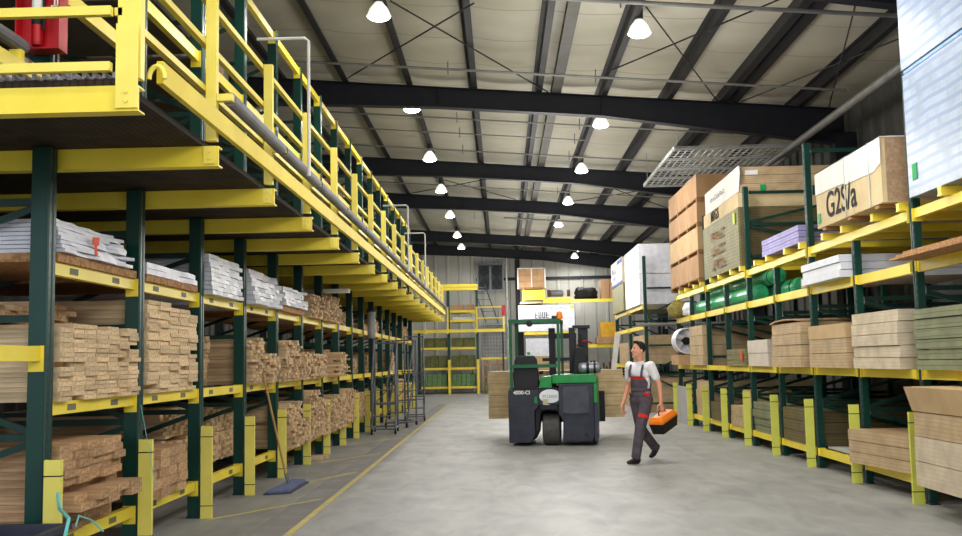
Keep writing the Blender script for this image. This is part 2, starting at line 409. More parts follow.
def make_beam(name, label, x, y0, y1, ztop, h=.12, w=.06, m=None, group=None, plate=.17, face=1, tags=False, deck=0):
    """step beam hung between two columns, an end plate at either end"""
    t = thing(name, label, 'rack beam', (x, (y0+y1)/2, ztop), group=group)
    L_ = (y1-y0)/2 - .068
    MB().prism([(-w/2,-h),(w/2,-h),(w/2,-.03) if face < 0 else (w/2,0),(w/2-.02,-.03) if face < 0 else (w/2-.001,0),(w/2-.02,0) if face < 0 else (w/2-.002,0),(-w/2,0)] , -L_+.006, L_-.006).build('beam', m or YEL, t)
    for s in (-1, 1):
        q = MB().box(-.052,.052, s*L_-.0055, s*L_+.0055, -plate, .004).build('end_plate', m or YEL, t)
    if deck: MB().box(-w/2-deck,-w/2-.002,-L_+.01,L_-.01,-.03,-.001).build('shelf_deck', mat('dull_deck', (110,100,86), (88,80,70)), t)
    if tags:
        for s in (-.45, .38):
            MB().box(face*(w/2), face*(w/2+.002), s*L_*1.2-.07, s*L_*1.2+.07, -h*.75, -h*.25).build('location_sticker', mat('grey_sticker', (130,126,96), (96,92,70), scale=60), t)
    return t
def make_post(name, label, m, group):
    t = thing(name, label, 'guard post', group=group)
    MB().prism([(-.056,-.02),(.056,-.02),(.056,.02),(.045,.02),(.045,-.01),(-.045,-.01),(-.045,.02),(-.056,.02)], 0, .91, 'Z').build('post_channel', m, t)
    MB().box(-.058,.058,-.022,.022,.80,.808).build('strap', BLACK, t)
    MB().box(-.058,.058,-.022,.022,.12,.128).build('strap', BLACK, t)
    return t

# left row: uprights under the walkway, then the uprights standing on it
u0 = make_upright('rack_upright', 'x', 1, 3.02, 2.2)
p0 = make_post('guard_post', 'x', LIME, 'left guard posts')
for i, y in enumerate(LY):
    lab = f'dark green rack upright, {ORD[i]} of the lower left row from the camera'
    if i == 0: u0.location = (LX,y,0); u0['label'] = lab; u0['group'] = 'lower left rack uprights'
    else: dup(u0, (LX,y,0), label=lab, group='lower left rack uprights')
    lab = f'yellow guard post with two black straps, {ORD[i]} of the left row'
    if i == 0: p0.location = (-2.968,y-.10,0); p0['label'] = lab
    else: dup(p0, (-2.968,y-.10,0), label=lab)
for i in range(-1, 16):
    y0 = LY[0]+G*i; near = i < 4
    if i < 0:
        make_beam('rack_beam', 'short yellow rack beam ending at the first left upright above head-high lumber', -3.115, y0, y0+G, 1.66, .10, group='left rack beams')
        continue
    for z, nm in ((.36,'bottom'),(1.28,'middle'),(2.25,'upper')):
        make_beam('rack_beam', f'yellow {nm}-shelf rack beam of the {ORD[i]} left bay', -3.115, y0, y0+G, z, .09, group='left rack beams', plate=.145, tags=near)

# ------------------------------------------------------------------ mezzanine walkway over the left racks
DZ0, DZ1 = 3.035, 3.075
mz = thing('mezzanine_walkway', 'yellow framed mezzanine walkway with brown slatted deck above the left racks', 'walkway', (-2,5.3,DZ0))
def off(x, y, z): return (x+2, y-5.3, z-DZ0)
deckm = striped('deck_boards', (74,60,46), (40,32,24), 'X', 22, .3, rough=.8, noise=.5)
MB().box(-3.6,-.05, 0,29.4, 0,.04).build('deck', deckm, mz)
grate = MB()
for k in range(64): grate.box(-3.55+k*.055,-3.55+k*.055+.02,-.02,.3,.042,.075)
g = grate.build('grating', mat('galvanised_grating', (150,146,150), (110,106,112), rough=.5, metal=.3), mz); g['kind'] = 'stuff'
CB = [LY[i]+.145 for i in range(17)]
for i, y in enumerate([5.33]+CB):
    h = .145
    # channel: web with flanges
    MB().prism([(y-5.3-.05,-h),(y-5.3+.05,-h),(y-5.3+.05,-h+.01),(y-5.3-.035,-h+.01),(y-5.3-.035,-.012),(y-5.3+.05,-.012),(y-5.3+.05,-.002),(y-5.3-.05,-.002)], -3.6, .06, 'X').build('cross_beam', YEL, mz)
MB().box(.062,.10,.26,29.3,.085,.215).build('edge_beam', mat('edge_yellow', (238,214,76), (224,198,58), rough=.6, scale=2.5, spec=.3), mz)
MB().tube([(.08-.045*math.cos(t*PI/8)-.005,.225,.10+.075*math.sin(t*PI/8)) for t in range(9)], .016, 8).build('edge_bracket', YELB, mz)
# guard rail: posts at every cross beam end, three rails, grey padded tube outside
gr = thing('guard_rail', 'long yellow guard rail with square posts along the open edge of the walkway', 'railing', (-2,5.3,DZ1))
def rail_post(y, top=1.07, w=.075, parent=gr, x=.0):
    mb = MB().box(x-w/2,x+w/2,y-.03,y+.03,.002,top)
    mb.build('post', YELB, parent)
    f = MB().box(x-.04,x+.04,y-.066,y-.056,-.17,-.045) if y > .1 else MB().box(x-.06,x+.06,y-.066,y-.056,-.17,.3)
    for zz in (-.08,-.13): f.tube([(x,y-.0665,zz),(x,y-.075,zz)],.012,8)
    f.build('post_foot', YELB, parent)
PYS = [.03] + [y-5.3 for y in CB]
for i, y in enumerate(PYS): rail_post(y, 1.9 if i == 0 else 1.07, .13 if i == 0 else .075)
for nm, z in (('top_rail',1.05),('middle_rail',.72),('low_rail',.38)):
    MB().box(-.085,-.042,.0,29.3,z-.022,z+.022).build(nm, YELB, gr)
tub = mat('padded_grey_tube', (122,122,126), (104,104,110), rough=.6)
for a, b_ in zip(PYS[1:], PYS[2:]):
    MB().tube([(.115,a+.035,.31),(.115,b_-.035,.31)], .05, 14).build('padded_tube', tub, gr, smooth=False)
for a in PYS[1:]:
    MB().box(.04,.15,a-.028,a+.028,.285,.335).build('tube_bracket', YELB, gr)
for i, (y, z1) in enumerate([(9.4,4.62),(19.7,4.6),(24.2,4.62)]):
    o = MB().tube([(-1.80,y,3.30),(-1.80,y,z1),(-1.84,y,z1+.03),(-2.3,y,z1+.03)], .016, 8).build('white_rail_conduit', mat('white_pipe', (220,220,216)))
    tag(o, f'thin white conduit rising outside the yellow guard rail, {ORD[i]} from the camera', 'pipe', 'conduits on the walkway rail')
# front end rails
fr = thing('guard_rail', 'short yellow guard rail closing the near end of the walkway', 'railing', (-2,5.3,DZ1))
for z in (.055, .365, .70, 1.05):
    MB().box(-3.4,-.08,-.068,-.026,z-.025,z+.025).build('rail', YELB, fr)

# racks standing on the walkway
um = make_upright('rack_upright', 'x', 1, 3.1, 1.7, 0, foot=True)
for i, y in enumerate(LY):
    lab = f'tall green rack upright standing on the walkway, {ORD[i]} from the camera'
    if i == 0: um.location = (LX,y,DZ1+.001); um['label'] = lab; um['group'] = 'walkway rack uprights'
    else: dup(um, (LX,y,DZ1+.001), label=lab, group='walkway rack uprights')
for i in range(16):
    y0 = LY[i]
    make_beam('rack_beam', f'yellow top beam of the walkway racks, {ORD[i]} bay', -3.115, y0, y0+G, 6.15, .10, group='walkway rack beams')
    make_beam('rack_beam', f'yellow shelf beam of the walkway racks, {ORD[i]} bay', -3.115, y0, y0+G, 4.25 if i == 0 else 4.78, .11, group='walkway rack beams', deck=1.5)
    if i < 8: make_beam('rack_beam', f'yellow low beam of the walkway racks, {ORD[i]} bay', -3.115, y0, y0+G, 3.52, .10, group='walkway rack beams')
make_beam('rack_beam', 'yellow beam slanting past the red extinguisher cabinet on the walkway', -3.115, LY[0]-G, LY[0], 4.25, .11, group='walkway rack beams')
make_beam('rack_beam', 'low yellow beam behind the near guard rail of the walkway', -3.115, LY[0]-G, LY[0], 3.52, .10, group='walkway rack beams')
for i,(y0,y1) in enumerate([(5.5,6.45),(6.9,8.3),(8.6,10.0)]):
    tb = MB().tube([(-3.15,y0,3.65),(-3.15,y1,3.65)], .05, 12).build('padded_tube', tub)
    tag(tb, f'{ORD[i]} grey padded tube along the front of the walkway racks', 'padded tube', 'padded tubes on the walkway racks')
    for y in (y0+.1, y1-.1): MB().box(-3.18,-3.10,y-.025,y+.025,3.527,3.598).build('bracket', YEL, tb)
# fire extinguisher in its red cabinet, hung on the first walkway upright
cab = thing('extinguisher_cabinet', 'open red fire extinguisher cabinet hung above the near end of the walkway', 'extinguisher cabinet', (-3.09,6.56,3.66))
MB().box(-.15,.15,.03,.095,0,.8).build('back_panel', RED, cab)
for x in (-.15,.14): MB().box(x,x+.012,-.045,.029,0,.8).build('side_panel', RED, cab)
MB().box(-.137,.139,-.045,.029,0,.012).build('bottom_panel', RED, cab)
MB().box(-.137,.139,-.045,.029,.788,.8).build('top_panel', RED, cab)
marks('lettering', WHITE, cab, 6, .42, .05, face_mx((.12,-.046,.42),(0,0,1),(-1,0,0)), 4)
ext = thing('fire_extinguisher', 'red fire extinguisher with yellow and black label inside the red cabinet', 'fire extinguisher', (-3.10,6.545,3.69))
MB().lathe([(.032,0),(.036,.02),(.036,.40),(.03,.46),(.015,.49),(.015,.52)], 18).build('cylinder', RED, ext, smooth=False)
MB().lathe([(.0372,.14),(.0372,.20)], 18).build('black_band', BLACK, ext)
MB().lathe([(.0372,.20),(.0372,.25)], 18).build('yellow_label', YEL, ext)
MB().lathe([(.0372,.25),(.0372,.38)], 18).build('white_label', WHITE, ext)
MB().box(-.02,.02,-.03,.025,.525,.55).build('lever', BLACK, ext)
MB().tube([(.02,0,.52),(.06,-.01,.48),(.055,-.02,.30),(.052,-.02,.1)], .009, 8).build('hose', BLACK, ext)

# goods on the walkway racks
R = random.Random(21); n = 0
goods = [('carton', mat('dull_carton', (160,134,104), (136,112,86)), 'dull brown carton'), ('carton', mat('dark_carton', (112,106,96), (84,80,74)), 'dark carton'), ('carton', mat('grey_carton', (150,152,152)), 'grey carton'), ('carton', mat('white_carton', (214,212,206)), 'white carton')]
def carton(label, x0, x1, y0, y1, z0, z1, m, group=None, tape=True):
    t = thing('carton', label, 'carton', ((x0+x1)/2,(y0+y1)/2,z0), group=group)
    a, b_, h = (x1-x0)/2, (y1-y0)/2, z1-z0
    MB().box(-a,a,-b_,b_,0,h).build('body', m, t, bevel=.006)
    if tape: MB().box(-a-.001,a+.001,-.03,.03,h-.1,h+.002).build('tape', mat('packing_tape', (176,132,84)), t)
    return t
for i in range(12):
    y0 = LY[i]
    for z, top, sn in ((DZ1+.003, .38, 'walkway deck'), ((4.253 if i == 0 else 4.783), .9, 'shelf above the walkway')):
        y = y0+.14
        k = 0
        while y < y0+G-.5:
            w = R.uniform(.45,.75); w = min(w, y0+G-.12-y)
            g = R.choice(goods); h = R.uniform(.45,.95) if z < 4 else R.uniform(.3,top)
            xf = -3.5-R.uniform(0,.3)
            carton(f'{g[2]} on the {sn}, {ORD[k]} one in the {ORD[i]} bay', xf-.7, xf, y, y+w-.03, z, z+h, g[1], 'goods on the walkway racks', tape=(i < 5))
            y += w; k += 1

# ------------------------------------------------------------------ lumber on the left racks
N_BOARD = [0]
def board_stack(x, y0, y1, z0, rows, cols, label, group, L_=2.0, t=None, m=PINE, jit=.03, lean=None, seed=1, skip=0.):
    """individual boards lying across the rack, ends to the aisle"""
    R = random.Random(seed); w = (y1-y0)/cols
    for r in range(rows):
        for c in range(cols):
            if r == rows-1 and R.random() < skip: continue
            yy = y0 + c*w; z = z0 + r*t
            e = x + (R.uniform(-jit, jit) if R.random() > .13 else R.uniform(-.08,.045)) + (lean(r) if lean else 0)
            hh = t - R.uniform(.003,.008)
            a, b_ = yy + R.uniform(.001,.006), yy + w - R.uniform(.001,.006)
            o = MB().box(-L_, 0, 0, b_-a, 0, t-.0015).build('lumber_board', m, None, (e, a, z))
            tag(o, label, 'board', group); N_BOARD[0] += 1
board_stack(-3.045, 6.86, 8.36, 1.282, 16, 7, 'pale pine board in the middle-shelf stack of the first left bay', 'boards, first bay middle shelf', t=.0342, seed=3, skip=.4, jit=.013)
board_stack(-3.04, 8.58, 9.98, 1.282, 21, 5, 'pale pine board in the tall middle-shelf stack of the second left bay', 'boards, second bay middle shelf', t=.0385, seed=5, skip=.5, jit=.015)
board_stack(-3.04, 6.88, 8.0, .362, 11, 5, 'weathered pine board in the floor-level stack of the first left bay', 'boards, first bay bottom shelf', t=.056, m=PINED, seed=8, jit=.03, lean=lambda r: .17 if r in (3,4) else (.02 if r > 5 else -.05))
board_stack(-3.02, 8.62, 9.62, .362, 5, 4, 'thick pine board in the floor-level stack of the second left bay', 'boards, second bay bottom shelf', t=.084, m=PINED, seed=9, jit=.012)
# everything farther away: too many board ends to count
def stock():
    mb = MB(); R = random.Random(44)
    def stack(x, y0, y1, z0, z1, L_=1.9, jit=.04, bw=.13, bt=.038):
        rows = max(1, round((z1-z0)/bt)); cols = max(1, round((y1-y0)/bw)); t = (z1-z0)/rows; w = (y1-y0)/cols
        for r in range(rows):
            for c in range(cols):
                if r == rows-1 and R.random() < .35: continue
                e = x + R.uniform(-jit, jit)
                mb.box(e-L_, e, y0+c*w+.003, y0+(c+1)*w-.003, z0+r*t, z0+(r+1)*t-.003)
    b = lambda k: LY[k-1]
    stack(-3.55, b(1)+.15, b(1)+1.5, 1.85, 2.02)              # recessed pack behind the first stack
    stack(-3.45, b(3)+.12, b(3)+1.6, 1.283, 1.86, jit=.02)
    stack(-3.02, b(4)+.12, b(4)+.85, 1.283, 1.85); stack(-2.98, b(4)+.86, b(4)+1.58, 1.283, 1.66)
    stack(-2.98, b(5)+.12, b(5)+1.25, 1.283, 1.86); stack(-2.95, b(5)+1.26, b(5)+1.6, 1.283, 1.7)
    stack(-2.98, b(6)+.12, b(6)+1.6, 1.283, 1.68)
    stack(-3.1, b(7)+.12, b(7)+.7, 1.283, 1.7); stack(-2.9, b(7)+.72, b(7)+1.6, 1.283, 1.72, jit=.09)
    stack(-3.5, b(8)+.12, b(8)+1.6, 1.283, 1.8)
    for k in range(9, 16): stack(-3.0-R.uniform(0,.5), b(k)+.12, b(k)+1.6, 1.283, 1.45+R.uniform(0,.45))
    stack(-3.5, b(3)+.12, b(3)+1.6, .363, .75); stack(-3.55, b(3)+.3, b(3)+1.55, .755, 1.05)
    stack(-3.5, b(4)+.12, b(4)+1.6, .363, .7, jit=.02); stack(-3.55, b(4)+.12, b(4)+1.6, .705, 1.02, jit=.02)
    stack(-2.9, b(5)+.25, b(5)+1.57, .363, .72); stack(-2.95, b(5)+.12, b(5)+1.2, .725, .98)
    stack(-2.95, b(6)+.12, b(6)+.9, .363, 1.1); stack(-2.92, b(6)+.92, b(6)+1.57, .363, .95)
    stack(-2.9, b(7)+.12, b(7)+1.57, .363, .95); stack(-2.98, b(8)+.12, b(8)+1.57, .363, 1.02)
    for k in range(9, 16): stack(-3.0-R.uniform(0,.2), b(k)+.12, b(k)+1.57, .363, .7+R.uniform(0,.35))
    stack(-3.0, b(6)+.5, b(6)+1.62, 2.253, 2.63); stack(-3.0, b(7)+.12, b(7)+1.55, 2.253, 2.72)
    stack(-3.2, b(8)+.12, b(8)+1.55, 2.253, 2.6)
    for k in range(9, 16): stack(-3.0-R.uniform(0,.4), b(k)+.12, b(k)+1.6, 2.253, 2.4+R.uniform(0,.35))
    o = mb.build('lumber_boards', PINES)
    tag(o, 'remaining pale lumber stacked along the left racks beyond the second bay', 'lumber', kind='stuff')
stock()
# loose boards on the floor under the racks
for i, (y, x) in enumerate([(15.85,-2.86),(16.05,-2.8)]):
    o = MB().box(-.9,0,0,.14,0,.05).build('lumber_board', PINE, None, (x, y, .004))
    tag(o, ('first' if i == 0 else 'second')+' short board lying on the concrete under the left racks', 'board')
# white trim packs on the upper shelf
def white_pack(label, x, y0, y1, z0, z1, layers, seed, jag=.06, slope=0., L_=1.9):
    R = random.Random(seed); t = thing('trim_board_pack', label, 'pack of trim boards', (x,(y0+y1)/2,z0), group='white packs on the upper left shelf')
    h = (z1-z0)/layers; w = (y1-y0)/2
    for k in range(layers):
        n = 9; pts = []
        e = slope*(layers-1-k)/layers
        for j in range(n+1):
            y = -w + 2*w*j/n; pts.append((e + R.uniform(-jag,jag)*(.4+j/n), y))
        pts += [(-L_, w-R.uniform(0,.03)), (-L_, -w+R.uniform(0,.03))]
        MB().prism(pts, k*h+.001, (k+1)*h-.004, 'Z').build('board_layer', WRAP, t)
    return t
def plain_sheet(label, x0, x1, y0, y1, z0, z1, m, name='particle_board_sheet', cat='sheet', tilt=0., group=None):
    o = MB().box(-(x1-x0)/2,(x1-x0)/2,-(y1-y0)/2,(y1-y0)/2,0,z1-z0).build(name, m, None, ((x0+x1)/2,(y0+y1)/2,z0))
    return tag(o, label, cat, group)
plain_sheet('brown strand board sheet under the white pack nearest the camera', -5.0,-3.06, 6.84,8.34, 2.252,2.315, OSB)
wp = white_pack('torn white-wrapped trim pack with orange tag, nearest on the upper left shelf', -3.10, 6.86,8.15, 2.318,2.56, 8, 2, .03, .08)
mb = MB().prism([(-.06,0),(.06,.01),(.05,-.05),(.015,-.06),(.03,-.13),(-.02,-.14),(-.025,-.06),(-.06,-.05)], .10, .105, 'X')
mb.build('orange_tag', mat('orange_tag', (250,84,44), rough=.6), wp, (-.02,-.12,.16))
plain_sheet('brown strand board sheet under the flat white pack in the second left bay', -5.0,-3.05, 8.56,10.02, 2.252,2.31, OSB)
white_pack('flat white trim pack lying on brown sheet in the second left bay', -3.05, 8.56,9.98, 2.313,2.42, 2, 5, .015)
white_pack('higher white trim pack set back behind the flat one in the second left bay', -3.6, 8.6,9.9, 2.423,2.52, 2, 6, .02, 0, 1.3)
white_pack('tallest white trim pack, seven layers, in the third left bay', -3.02, 10.3,11.55, 2.253,2.68, 9, 7, .02, .05)
white_pack('white trim pack with ragged ends in the fourth left bay', -3.03, 12.02,13.48, 2.253,2.68, 8, 8, .045, .1)
white_pack('low white wrapped trim pack in the fifth left bay', -3.0, 13.75,15.2, 2.33,2.60, 6, 9, .04, .06)
plain_sheet('thin brown sheets under the white pack in the fifth left bay', -5.0,-3.0, 13.72,15.25, 2.252,2.327, OSB)
plain_sheet('long white board jutting over the aisle on top of upper-shelf lumber', -3.5,-2.62, 17.20,17.40, 2.735,2.80, WHITE, 'white_board', 'board')
# green and blue wraps left on the stacks, teal straps
TEAL = mat('teal_strap', (120,214,206), rough=.5)
o = MB().bar((-2.975,8.24,1.2),(-2.86,8.29,.52),.03,.004).build('packing_strap', TEAL); tag(o, 'teal packing strap hanging from the middle-shelf stack by the second guard post', 'strap')
mb = MB().tube([(-2.70,6.16,.40),(-2.70,6.26,.58),(-2.84,6.44,.62),(-2.90,6.55,.70)], .012, 6).tube([(-2.70,6.36,.52),(-2.72,6.45,.57),(-2.70,6.6,.52),(-2.66,6.7,.43)], .006, 6)
tag(mb.build('packing_strap', TEAL), 'teal packing strap tangled over the rim of the dark bin', 'strap')
# dark bin at the near left corner
bn = thing('waste_bin', 'dark blue-grey plastic bin at the foot of the first guard post', 'bin', (-3.06,6.14,0))
BINM = mat('bin_plastic', (58,60,74), (44,46,60), rough=.5)
mb = MB(); A = []
for r, z in ((.20,.0),(.26,.50),(.285,.50),(.285,.535),(.25,.535),(.19,.03)):
    A.append([mb.bm.verts.new((sx*r*1.15, sy*r*.85, z)) for sx, sy in ((-1,-1),(1,-1),(1,1),(-1,1))])
for P_, Q_ in zip(A, A[1:]):
    for t in range(4): mb.bm.faces.new((P_[t],P_[(t+1)%4],Q_[(t+1)%4],Q_[t]))
mb.bm.faces.new(A[0][::-1]); mb.bm.faces.new(A[-1])
mb.build('tub', BINM, bn)
# dust mop leaning on the racks
mp = thing('dust_mop', 'blue dust mop with long wooden handle leaning on the left racks', 'mop', (-2.66,12.4,0))
MB().prism([(-.10,-.60),(.12,-.50),(.13,.48),(-.06,.58)], .004, .05, 'Z').build('mop_head', mat('mop_cloth', (120,132,168), (92,104,142), rough=.95, scale=30, bump=.8), mp)
MB().prism([(-.14,-.64),(.16,-.54),(.17,.52),(-.10,.62)], .002, .02, 'Z').build('fringe', mat('mop_fringe', (86,86,96), (70,70,80), rough=.95, scale=40), mp)
MB().tube([(.02,.0,.06),(-.02,.0,.18)], .02, 8).build('socket', STEEL, mp)
MB().tube([(-.02,.0,.18),(-.27,-.12,1.42)], .014, 8).build('handle', mat('mop_handle', (190,146,98), rough=.6), mp)
# grey tube fixed high on a left upright
o = MB().lathe([(.09,0),(.09,.52),(.1,.52),(.1,.58),(.09,.58)], 16).build('document_tube', mat('grey_tube', (150,152,152), (128,130,132), rough=.4), None, (-2.86,22.1,2.06)); 
tag(o, 'grey vertical tube with dark cap mounted above the rolling ladders', 'tube')
MB().tube([(0,0,-2.05),(0,0,-.002)], .022, 8).build('pole', NAVY, o)
MB().lathe([(.1,.582),(.1,.64),(.02,.645)], 16).build('dark_cap', BLACK, o)

# rolling warehouse ladders
LAD = mat('ladder_steel', (112,116,128), (92,96,108), rough=.45, metal=.3)
def ladder(label, loc, rz, h, steps):
    t = thing('rolling_ladder', label, 'rolling ladder', loc, rz, 'rolling ladders')
    W, D = .25, 1.0
    f = MB()
    for x in (-W, W):
        f.tube([(x,-D/2,.12),(x,D/2,.12)], .024, 8); f.tube([(x,-D/2,.12),(x,D*.42,h-.75)], .022, 8); f.tube([(x,D/2,.12),(x,D/2,h-.75)], .022, 8)
    for y in (-D/2, D/2): f.tube([(-W,y,.12),(W,y,.12)], .017, 8)
    f.tube([(-W,D/2,.6),(W,D/2,.6)], .014, 8); f.tube([(-W,D/2,.62),(W,D/2,h-.8)], .012, 8)
    f.build('frame', LAD, t)
    for k in range(steps):
        u = (k+1)/steps; y = -D/2 + u*(D*.92); z = .12 + u*(h-.87)
        MB().box(-W+.02,W-.02,y-.09,y+.09,z-.02,z).build('step', LAD, t)
    for x in (-W, W):
        MB().tube([(x,-D*.30,.42),(x,-D*.34,1.05),(x,D*.30,h),(x,D/2,h),(x,D/2,h-.75)], .022, 8).build('handrail', LAD, t)
    MB().tube([(-W,D/2,h),(W,D/2,h)], .016, 8).build('top_rail', LAD, t)
    for x in (-W, W):
        for y in (-D/2, D/2):
            MB().lathe([(.02,-.02),(.055,-.018),(.06,0),(.055,.018),(.02,.02)], 14, (x,y,.061), 'X').build('caster', BLACK, t)
    return t
l1 = ladder('dark rolling ladder nearest the camera, parked beside the left racks', (-2.54,21.75,0), math.radians(3), 1.95, 4)
l2 = ladder('dark rolling ladder with a white tag, behind the nearest ladder', (-2.40,23.9,0), math.radians(-8), 2.05, 5)
MB().prism([(-.06,0),(.06,0),(.05,.16),(.03,.24),(-.03,.24),(-.05,.16)], -.56,-.55).build('white_tag', WHITE, l2, (0,0,1.25))
l3 = ladder('dark rolling ladder farthest along the left racks', (-2.3,26.4,0), math.radians(5), 2.2, 6)

# ------------------------------------------------------------------ right row
ut = make_upright('rack_upright', 'x', -1, 4.4, 2.28, braces=[.2,.85,1.5,2.15,3.2,3.75,4.3]); us = make_upright('rack_upright', 'x', -1, 2.84, 2.28, braces=[.2,.85,1.5,2.15])
pr0 = make_post('guard_post', 'x', LIMER, 'right guard posts')
ft = fs = fp = True
for i, y in enumerate(RY):
    tall = i % 2 == 0 and i < 8
    lab = f'{"tall" if tall else "short"} dark green rack upright, {ORD[i]} of the right row from the camera'
    src = ut if tall else us
    if (ft if tall else fs):
        src.location = (RX,y,0); src['label'] = lab; src['group'] = 'right rack uprights'
        if tall: ft = False
        else: fs = False
    else: dup(src, (RX,y,0), label=lab, group='right rack uprights')
    lab = f'lime yellow guard post with two black straps, {ORD[i]} of the right row'
    if i == 0: pr0.location = (4.118,y,0); pr0['label'] = lab
    else: dup(pr0, (4.118,y,0), label=lab)
for i in range(-1, 8):
    y0 = RY[0]+G*i; k = ORD[i+1]
    for z, h, nm in ((.26,.10,'bottom'),(1.33,.095,'lower'),(2.42,.11,'upper')):
        make_beam('rack_beam', f'yellow {nm}-shelf beam of the right row, {k} bay', 4.245, y0, y0+G, z, h, face=-1, plate=.10, group='right rack beams')
# high shelf: long beams carried over the short uprights, with cross bars that take the packs
for i in range(-1, 8, 2):
    y0 = RY[0]+G*i; y1 = min(y0+2*G, RY[-1]) if i >= 0 else RY[0]
    pass
segs = [(RY[0]-G, RY[0])] + [(RY[k], RY[k+2]) for k in (0,2,4,6)]
for j, (y0, y1) in enumerate(segs):
    t = make_beam('rack_beam', f'long yellow high-shelf beam of the right row, {ORD[j]} from the camera', 4.245, y0, y1, 2.955, .095, face=-1, plate=.13, group='right rack beams')
    if j:
        MB().box(-.05,.085,-.07,.07,-.113,-.097).build('saddle', YEL, t)
nb = 0
for j in range(-1, 17):
    y = RY[0]+G/2*j + (.13 if j % 2 == 0 else 0)
    if y > RY[-1]-.3 or y < 8.6: continue
    o = MB().prism([(-.05,0),(.05,0),(.05,.012),(.035,.012),(.035,.075),(.05,.075),(.05,.085),(-.05,.085),(-.05,.075),(-.035,.075),(-.035,.012),(-.05,.012)], 4.13, 6.46, 'X').build('cross_bar', YEL, None, (0,y,2.957))
    tag(o, f'yellow bar laid across the high right shelf, {ORD[nb]} from the camera', 'cross bar', 'cross bars of the high right shelf'); nb += 1
HS = 3.044
def panel_pack(name, label, x0, x1, y0, y1, z0, z1, m, layers=1, rz=0., jig=.012, seed=1, group=None, cat='stack of panels', flare=None, skew=0):
    """pack of sheets: a few layers, each slightly out of line"""
    R = random.Random(seed); t = thing(name, label, cat, ((x0+x1)/2,(y0+y1)/2,z0), rz, group)
    a, b_, h = (x1-x0)/2, (y1-y0)/2, (z1-z0)/layers
    for k in range(layers):
        dx, dy = R.uniform(-jig,jig), R.uniform(-jig,jig)
        mb = MB()
        z_0, z_1 = k*h+.001, (k+1)*h-.005
        f = flare if (flare and k == layers-1) else 0
        v = [mb.bm.verts.new(p) for p in ((-a+dx+skew,-b_+dy,z_0),(a+dx,-b_+dy,z_0),(a+dx,b_+dy,z_0),(-a+dx,b_+dy,z_0),(-a+dx-f+skew,-b_+dy,z_1),(a+dx,-b_+dy,z_1),(a+dx,b_+dy+f,z_1),(-a+dx-f,b_+dy+f,z_1))]
        for q in ((3,2,1,0),(4,5,6,7),(0,1,5,4),(1,2,6,5),(2,3,7,6),(3,0,4,7)): mb.bm.faces.new([v[i] for i in q])
        mb.build('sheet_layer', m[k] if isinstance(m, list) else m, t)
    return t
# bottom shelf, near to far
panel_pack('fibreboard_stack', 'big fibreboard stack with flared brown top at the near end of the bottom right shelf', 3.88,6.3, 8.35,9.62, .262,1.185, [MDFP,MDFP,MDF,CARDT], 4, jig=.008, seed=3, flare=.05)
panel_pack('fibreboard_stack', 'low beige fibreboard stack sticking out past the second right guard post', 3.99,6.3, 10.32,11.77, .262,.645, [MDF,MDF,MDF], 3, jig=.006, seed=4, skew=.21)
panel_pack('plywood_stack', 'olive plywood stack on the bottom shelf behind the third right guard post', 4.2,6.4, 13.80,15.22, .262,.74, OLIVED, 3, seed=5)
panel_pack('plywood_stack', 'grey-green sheet stack on the bottom shelf, brighter than the olive one beside it', 4.2,6.4, 15.55,16.95, .262,.75, GRN, 4, seed=6, jig=.02)
panel_pack('fibreboard_stack', 'low beige stack under a small open carton on the bottom right shelf', 4.2,6.4, 17.25,18.65, .262,.62, MDF, 2, seed=7)
carton('small open carton on the low beige stack of the bottom right shelf', 4.35,5.0, 17.5,18.3, .622,.90, CARDT)
panel_pack('plywood_stack', 'low olive stack on the bottom right shelf beyond the open carton', 4.2,6.4, 19.0,20.35, .262,.62, OLIVED, 2, seed=8)
panel_pack('fibreboard_stack', 'tall tan stack on the bottom right shelf near the far end', 4.25,6.4, 20.7,22.1, .262,1.0, MDF, 4, seed=9)
tag(MB().box(-.02,.02,-.66,.66,0,.84).build('grey_panel', mat('grey_panel', (178,178,178), (160,160,162), rough=.5), None, (4.135,23.1,.003)), 'upright grey panel between the last two right guard posts', 'panel')
plain_sheet('pale sheet lying on the empty bottom shelf of the right row', 4.3,6.3, 12.05,13.5, .262,.285, mat('pale_sheet', (200,200,196)), 'shelf_sheet')
# lower shelf
S = 1.333
panel_pack('plywood_stack', 'green-tinged plywood stack, six layers, nearest on the lower right shelf', 4.12,6.4, 8.6,10.06, S,1.93, GRN, 6, seed=11, jig=.015)
panel_pack('fibreboard_stack', 'pale beige sheet stack with dark slits, second on the lower right shelf', 4.1,6.4, 10.42,11.78, S,1.96, MDFP, 5, seed=12, jig=.014)
panel_pack('fibreboard_stack', 'smooth tan sheet stack, third on the lower right shelf', 4.12,6.4, 12.06,13.5, S,1.88, [MDF,MDF,CARDT], 3, seed=13, jig=.006)
w = panel_pack('fibreboard_stack', 'tan stack with a warped top sheet, fourth on the lower right shelf', 4.1,6.4, 13.80,15.26, S,1.96, MDF, 4, seed=14)
MB().prism([(-.73,.0),(-.5,.02),(0,.035),(.5,.02),(.74,-.01),(.74,.012),(.5,.04),(0,.055),(-.5,.04),(-.73,.02)], -1.17, 1.14, 'X').build('warped_sheet', CARD, w, (0,0,.632))
panel_pack('panel_stack', 'whitish short stack beside the warped tan stack on the lower right shelf', 4.14,6.3, 15.72,16.98, S,1.76, mat('whitish_sheets', (220,208,194), (204,192,178)), 2, seed=15)
lo = panel_pack('plywood_stack', 'low olive stack with an orange tag on the lower right shelf', 4.18,6.3, 17.3,18.7, S,1.63, OLIVE, 3, seed=16)
MB().prism([(-.07,-.09),(.08,-.06),(.06,.1),(-.04,.09)], -.003,.003,'X').build('orange_tag', mat('orange_tag', (250,84,44)), lo, (-1.09,-.55,.17))
